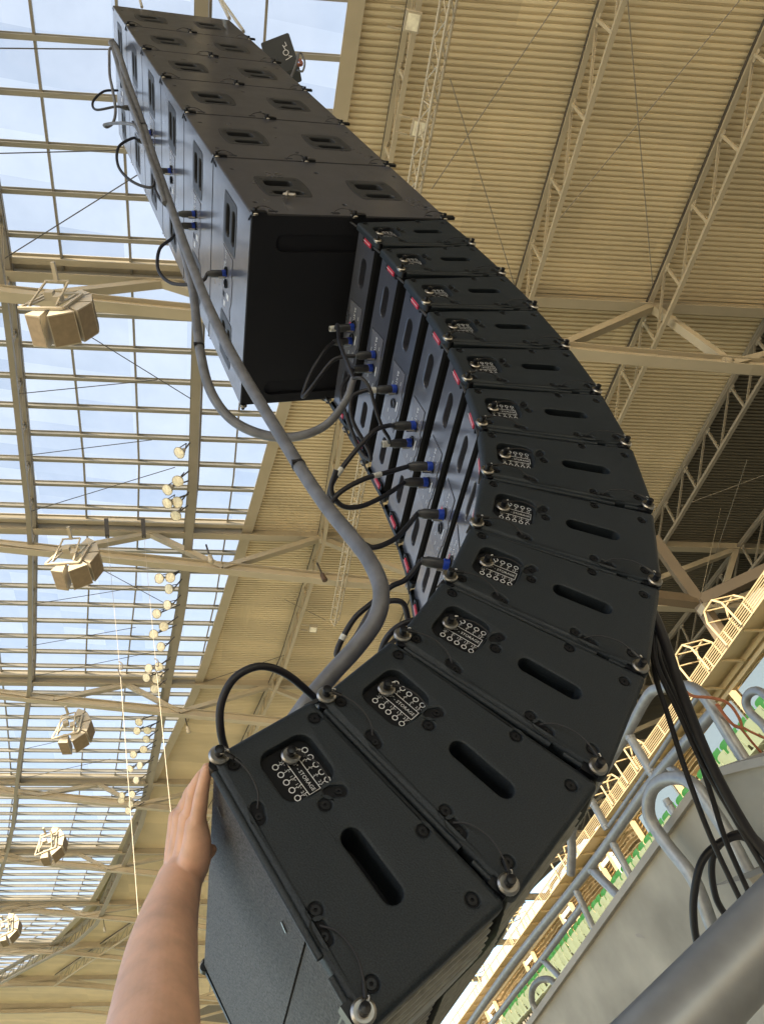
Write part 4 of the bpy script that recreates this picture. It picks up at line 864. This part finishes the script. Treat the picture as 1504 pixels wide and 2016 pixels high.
def subp(k, y, z, out=0): return Vector((-out, y, -(k + 1) * SH + z))
X_ = Vector((-1, 0, 0))
def dz(p): return float((RC @ (np.array(p) - CAM))[2])
# the two thick looms running down the back
D1 = [4.4, 4.35, 4.1, 3.85, 3.5, 3.2, 2.9, 2.72, 2.6, 2.5, 2.42, 2.35, 2.3, 2.27, 2.25, 2.2]
L1 = [(226, 92), (219, 84), (226, 100), (240, 150), (262, 215), (285, 275), (312, 340), (340, 415), (362, 490), (380, 570), (388, 640), (396, 700), (415, 770), (455, 825), (515, 855), (580, 860), (640, 838), (680, 790), (696, 745)]
D1 = [4.45, 4.35, 4.25, 4.0, 3.65, 3.38, 3.12, 2.9, 2.74, 2.58, 2.48, 2.40, 2.34, 2.30, 2.27, 2.25, 2.24, 2.23, 2.25]
loom1 = cable('cable_loom', 'thick grey cable loom swinging below the subwoofers into the taped splice at the small speakers', [U(*p, d) for p, d in zip(L1, D1)], lambda t: .0150 if t < .78 else .0150 - (t - .78) * .022, RUBG, tapes=())
L2 = [(232, 95), (222, 82), (236, 110), (254, 165), (277, 230), (300, 300), (322, 365), (345, 430), (372, 505), (405, 590), (440, 665), (478, 735), (520, 805), (560, 870), (600, 935), (645, 1000), (690, 1055), (728, 1105), (750, 1160), (742, 1215), (705, 1270), (655, 1325), (610, 1378), (580, 1420)]
D2 = [4.5, 4.4, 4.15, 3.85, 3.5, 3.2, 2.98, 2.80, 2.6, 2.42, 2.28, 2.14, 2.02, 1.90, 1.80, 1.70, 1.60, 1.52, 1.46, 1.42, 1.40, 1.38, 1.36, 1.36]
cable('cable_loom', 'thick grey cable loom sweeping down the whole array to the lowest speakers', [U(*p, d) for p, d in zip(L2, D2)], lambda t: .0150 + .002 * t, RUBG, n=16)
ties(bpy.data.objects['cable_loom.001'], [U(*p, d) for p, d in zip(L2, D2)], .0158, (30, 96))
ties(loom1, [U(*p, d) for p, d in zip(L1, D1)], .015, (75,))
L3 = [(228, 100), (217, 96), (216, 120), (217, 150), (222, 175), (228, 215), (224, 240), (212, 250), (206, 246), (222, 243), (248, 243), (268, 250), (285, 285), (310, 330)]
cable('thin_cable', 'thin grey cable looping loosely left of the upper subwoofers', [U(*p, d) for p, d in zip(L3, [4.3, 4.25, 4.2, 4.1, 4.0, 3.95, 3.9, 3.88, 3.85, 3.8, 3.6, 3.45, 3.3, 3.1])], .0075, RUBG)
L4 = [(236, 120), (250, 180), (272, 240), (292, 300), (308, 345), (325, 400)]
cable('thin_cable', 'thin grey cable lying between the two thick looms behind the subwoofers', [U(*p, d) for p, d in zip(L4, [4.15, 3.75, 3.4, 3.18, 3.0, 2.86])], .010, RUBG)
# jumper leads between the subwoofers
J = [(5, .335, .285, [(400, 552), (372, 560), (335, 556), (312, 530), (315, 490), (340, 468)], 4, .375, .285, 'short cable loop joining the lowest subwoofer to the one above'),
     (4, .325, .285, [(345, 420), (318, 395), (305, 372)], None, 0, 0, 'short cable running up from the second lowest subwoofer behind the looms'),
     (3, .335, .285, [(300, 368), (262, 358), (234, 328), (234, 290), (262, 272)], 2, .37, .285, 'short cable loop joining the fourth subwoofer to the third'),
     (1, .36, .285, [(228, 210), (190, 216), (184, 200), (205, 180), (232, 178)], None, 0, 0, 'short cable loop standing out left of the second subwoofer'),
     (2, .33, .285, [(288, 262), (262, 240)], None, 0, 0, 'short cable stub plugged into the third subwoofer')]
for k, y, z, pts_, k2, y2, z2, lab in J:
    a = subp(k, y, z, .004); plugs = [(a, X_, False)]; P = [a + X_ * .07]; d0 = dz(a) - .05
    if k2 is not None: e = subp(k2, y2, z2, .004); plugs.append((e, X_, False)); d1 = dz(e)
    else: d1 = d0 + .45
    n_ = len(pts_)
    for i, p in enumerate(pts_): t = (i + 1) / (n_ + 1); P.append(U(*p, d0 + (d1 - d0) * t - .10 * math.sin(PI * t)))
    if k2 is not None: P.append(e + X_ * .07)
    cable('jumper_cable', lab, P, .0068, RUB, plugs, tapes=())
# leads on the small cabinets
def cs(k, y, w=.002): return cabpt(k, -.176, y, w)
def leads(k, y, pts_, k2, y2, lab, wh=False, r=.0068, dd=-.08, tapes=(), wh2=False, dend=None):
    a = cs(k, y); plugs = [(a, cabdir(k), wh)]; P = [a + cabdir(k) * .07]; d0 = dz(P[0])
    if k2 is not None: e = cs(k2, y2); plugs.append((e, cabdir(k2), wh2)); d1 = dz(e + cabdir(k2) * .07)
    else: d1 = dend
    n_ = len(pts_)
    for i, p in enumerate(pts_): t = (i + 1) / (n_ + 1); P.append(U(*p, d0 + (d1 - d0) * t + dd * math.sin(PI * t)))
    if k2 is not None: P.append(e + cabdir(k2) * .07)
    cable('jumper_cable', lab, P, r, RUB, plugs, tapes=tapes)
leads(0, .405, [(640, 690), (612, 735), (596, 780), (612, 765), (650, 715), (672, 703)], 1, .340, 'black cable loop hanging against the dark underside between the first and second small speakers')
leads(2, .338, [(715, 770), (692, 785), (695, 830), (725, 885), (728, 905), (705, 880), (676, 800), (672, 765), (688, 742)], 1, .392, 'black cable with white tape looping down from the third to the second small speaker', wh=True)
leads(3, .335, [(765, 838), (735, 850), (690, 900), (655, 950), (648, 985), (655, 1010)], None, 0, 'black cable curving left and down from the fourth small speaker', dend=2.0, tapes=(24,))
leads(4, .335, [(770, 928), (720, 942), (680, 962), (655, 985), (650, 1010)], None, 0, 'black cable with a taped joint leaving the fifth small speaker', dend=1.95, tapes=(10,))
leads(4, .392, [(775, 965), (740, 985), (705, 998), (672, 995), (652, 965), (662, 925)], None, 0, 'black cable drooping in a smile shape from the fifth small speaker', dend=1.95)
leads(5, .345, [(790, 1050), (765, 1068), (735, 1078), (715, 1070)], None, 0, 'black cable dropping left from the sixth small speaker behind the grey loom', dend=1.85)
leads(6, .352, [(800, 1140), (770, 1155), (735, 1185), (700, 1215), (675, 1255), (663, 1285), (670, 1290), (700, 1255), (738, 1195), (790, 1185)], 7, .40, 'black cable making a long narrow loop beside the seventh small speaker', tapes=(34,))
leads(3, .400, [(765, 862), (752, 840), (738, 800), (728, 765), (712, 745), (695, 745)], None, 0, 'grey cable with white tape rising from the fourth small speaker to the splice', wh=True, r=.0055, dend=2.24)
leads(0, .35, [(665, 640), (668, 672), (680, 705), (696, 745)], None, 0, 'grey cable with white sleeve dropping from the topmost small speaker to the splice', wh=True, r=.0060, dend=2.24)
cable('jumper_cable', 'black cable arching above the rear corner of the lowest speaker', [U(448, 1490, 1.18), U(435, 1440, 1.14), U(436, 1385, 1.14), U(462, 1335, 1.15), U(510, 1312, 1.17), U(560, 1325, 1.20), U(610, 1365, 1.24), U(640, 1400, 1.3)], .0062, RUB)
cable('jumper_cable', 'short black cable arch behind the eleventh small speaker', [U(745, 1300, 1.5), U(760, 1258, 1.48), U(790, 1230, 1.48), U(840, 1215, 1.5)], .0062, RUB)
# black bundle falling past the front of the array to the right
BN = [([(690, -80), (745, 40), (800, 190), (860, 370), (1000, 715), (1170, 1030), (1290, 1190), (1400, 1300)], .0100), ([(680, -60), (720, 60), (735, 230), (850, 480), (960, 720), (1100, 960), (1200, 1130), (1300, 1300)], .0052), ([(690, 40), (715, 180), (735, 310), (790, 480), (880, 760), (1000, 1080), (1150, 1400), (1200, 1500)], .0052),
      ([(700, 0), (735, 120), (765, 250), (900, 560), (1010, 890), (1080, 1110), (1190, 1360), (1240, 1480)], .0052), ([(740, 100), (790, 250), (905, 480), (1040, 800), (1180, 1040), (1260, 1130), (1380, 1240)], .0052), ([(738, 60), (770, 210), (880, 470), (1020, 800), (1150, 1020), (1265, 1160), (1330, 1290)], .0050),
      ([(940, 1640), (920, 1510), (922, 1370), (960, 1210), (1050, 1118), (1160, 1085), (1270, 1180), (1330, 1300)], .0078), ([(1085, 1490), (1030, 1390), (1008, 1250), (1030, 1150), (1110, 1080), (1200, 1078), (1290, 1160)], .0070)]
for i, (pl, r) in enumerate(BN):
    o = cable('black_cable', ['thickest black cable of the bundle falling past the array to the right', 'black cable of the falling bundle just left of the thickest one', 'black cable at the far left edge of the falling bundle', 'black cable in the middle of the falling bundle', 'black cable hidden halfway behind the thickest cable of the bundle', 'thin black cable pressed against the thickest cable of the bundle', 'outer black cable loop rising above the foreground pipe', 'inner black cable loop rising above the foreground pipe'][i], [U(*c7(*p), 1.50 + .012 * i - .02 * j) for j, p in enumerate(pl)], r, RUB)
    o['group'] = 'black cables right of the array'
cable('brown_cord', 'thin brown cord tied over the top of the guard rail', [U(*c7(*p), 3.0) for p in ((848, 325), (880, 365), (920, 390), (1010, 398), (1090, 425), (1140, 490), (1155, 540), (1120, 535), (1070, 480), (1038, 430))], .006, ORG)
cable('brown_cord', 'thin brown cord running from the knot to the right border, lower strand', [U(*c7(*p), 3.0) for p in ((1030, 430), (1100, 520), (1150, 548), (1210, 620), (1290, 710))], .005, ORG)
cable('brown_cord', 'thin brown cord running from the knot to the right border, upper strand', [U(*c7(*p), 3.0) for p in ((1120, 540), (1160, 545), (1210, 570), (1300, 612))], .005, ORG)
# ================================================================== PERSON (forearm and hand)
def arm():
    b = MB()
    def chain(P, sub=5): 
        Q = [U(u, v, d) for u, v, d, r in P]; R = [p[3] for p in P]; n_ = len(P) - 1
        b.tube(Q, lambda t: float(np.interp(t * n_, range(n_ + 1), R)), 40, sub=sub)
        for q, r in ((Q[0], R[0]), (Q[-1], R[-1])): b.lathe(q, (0, 0, 1), [(-r, 0), (-r * .87, r * .5), (-r * .5, r * .87), (0, r), (r * .5, r * .87), (r * .87, r * .5), (r, 0)], 32)
    chain([(285, 2180, .68, .050), (300, 2050, .76, .0475), (308, 1960, .83, .0455), (318, 1880, .90, .0425), (332, 1810, .97, .0375), (350, 1750, 1.02, .0315), (362, 1718, 1.05, .0275)])
    chain([(268, 2120, .78, .042), (282, 1980, .90, .037), (305, 1860, .98, .032), (328, 1780, 1.05, .0275), (345, 1725, 1.09, .0240)])
    chain([(345, 1740, 1.07, .021), (340, 1722, 1.085, .0195)])                                  # wrist bone
    # palm
    chain([(372, 1722, 1.05, .023), (384, 1690, 1.035, .022), (388, 1655, 1.03, .019), (387, 1625, 1.03, .0155)])
    chain([(362, 1722, 1.07, .022), (370, 1680, 1.06, .020), (373, 1640, 1.055, .017), (373, 1610, 1.055, .0145)])
    chain([(352, 1715, 1.09, .021), (358, 1675, 1.085, .019), (361, 1635, 1.08, .0165), (361, 1606, 1.08, .0145)])
    chain([(348, 1710, 1.11, .019), (350, 1670, 1.11, .018), (352, 1635, 1.10, .016), (352, 1610, 1.10, .0145)])
    chain([(380, 1705, 1.06, .023), (392, 1680, 1.05, .017), (392, 1650, 1.045, .014)])
    # four fingers and thumb, each its own chain
    chain([(387, 1632, 1.030, 0.0121), (392, 1600, 1.026, 0.0108), (396, 1572, 1.020, 0.0101), (401, 1545, 1.012, 0.0086), (406, 1522, 1.006, 0.0077), (408, 1512, 1.003, 0.0068)])
    chain([(373, 1618, 1.055, 0.0121), (380, 1582, 1.048, 0.0106), (384, 1555, 1.046, 0.0103), (395, 1532, 1.050, 0.0086), (404, 1520, 1.056, 0.0074)])
    chain([(361, 1612, 1.080, 0.0124), (370, 1580, 1.080, 0.0106), (377, 1560, 1.082, 0.0101), (390, 1542, 1.088, 0.0086), (402, 1530, 1.094, 0.0076)])
    chain([(352, 1616, 1.100, 0.0124), (362, 1592, 1.106, 0.0106), (371, 1575, 1.112, 0.0101), (386, 1558, 1.122, 0.0086), (400, 1546, 1.128, 0.0076)])
    chain([(376, 1702, 1.06, 0.0158), (390, 1694, 1.065, 0.0126), (402, 1686, 1.07, 0.0101), (412, 1678, 1.075, 0.0088), (417, 1673, 1.078, 0.0077)])
    o = b.build('person', SKIN, smooth=0, fix=False)
    md = o.modifiers.new('r', 'REMESH'); md.mode = 'VOXEL'; md.voxel_size = .0014
    sm = o.modifiers.new('s', 'SMOOTH'); sm.factor = .5; sm.iterations = 4
    dg = bpy.context.evaluated_depsgraph_get(); me = bpy.data.meshes.new_from_object(o.evaluated_get(dg)); o.modifiers.clear(); o.data = me
    me.polygons.foreach_set('use_smooth', [True] * len(me.polygons)); me.update()
    return tag(o, 'bare left forearm and hand reaching up, fingers pressed on the lowest speaker', 'person')
arm()
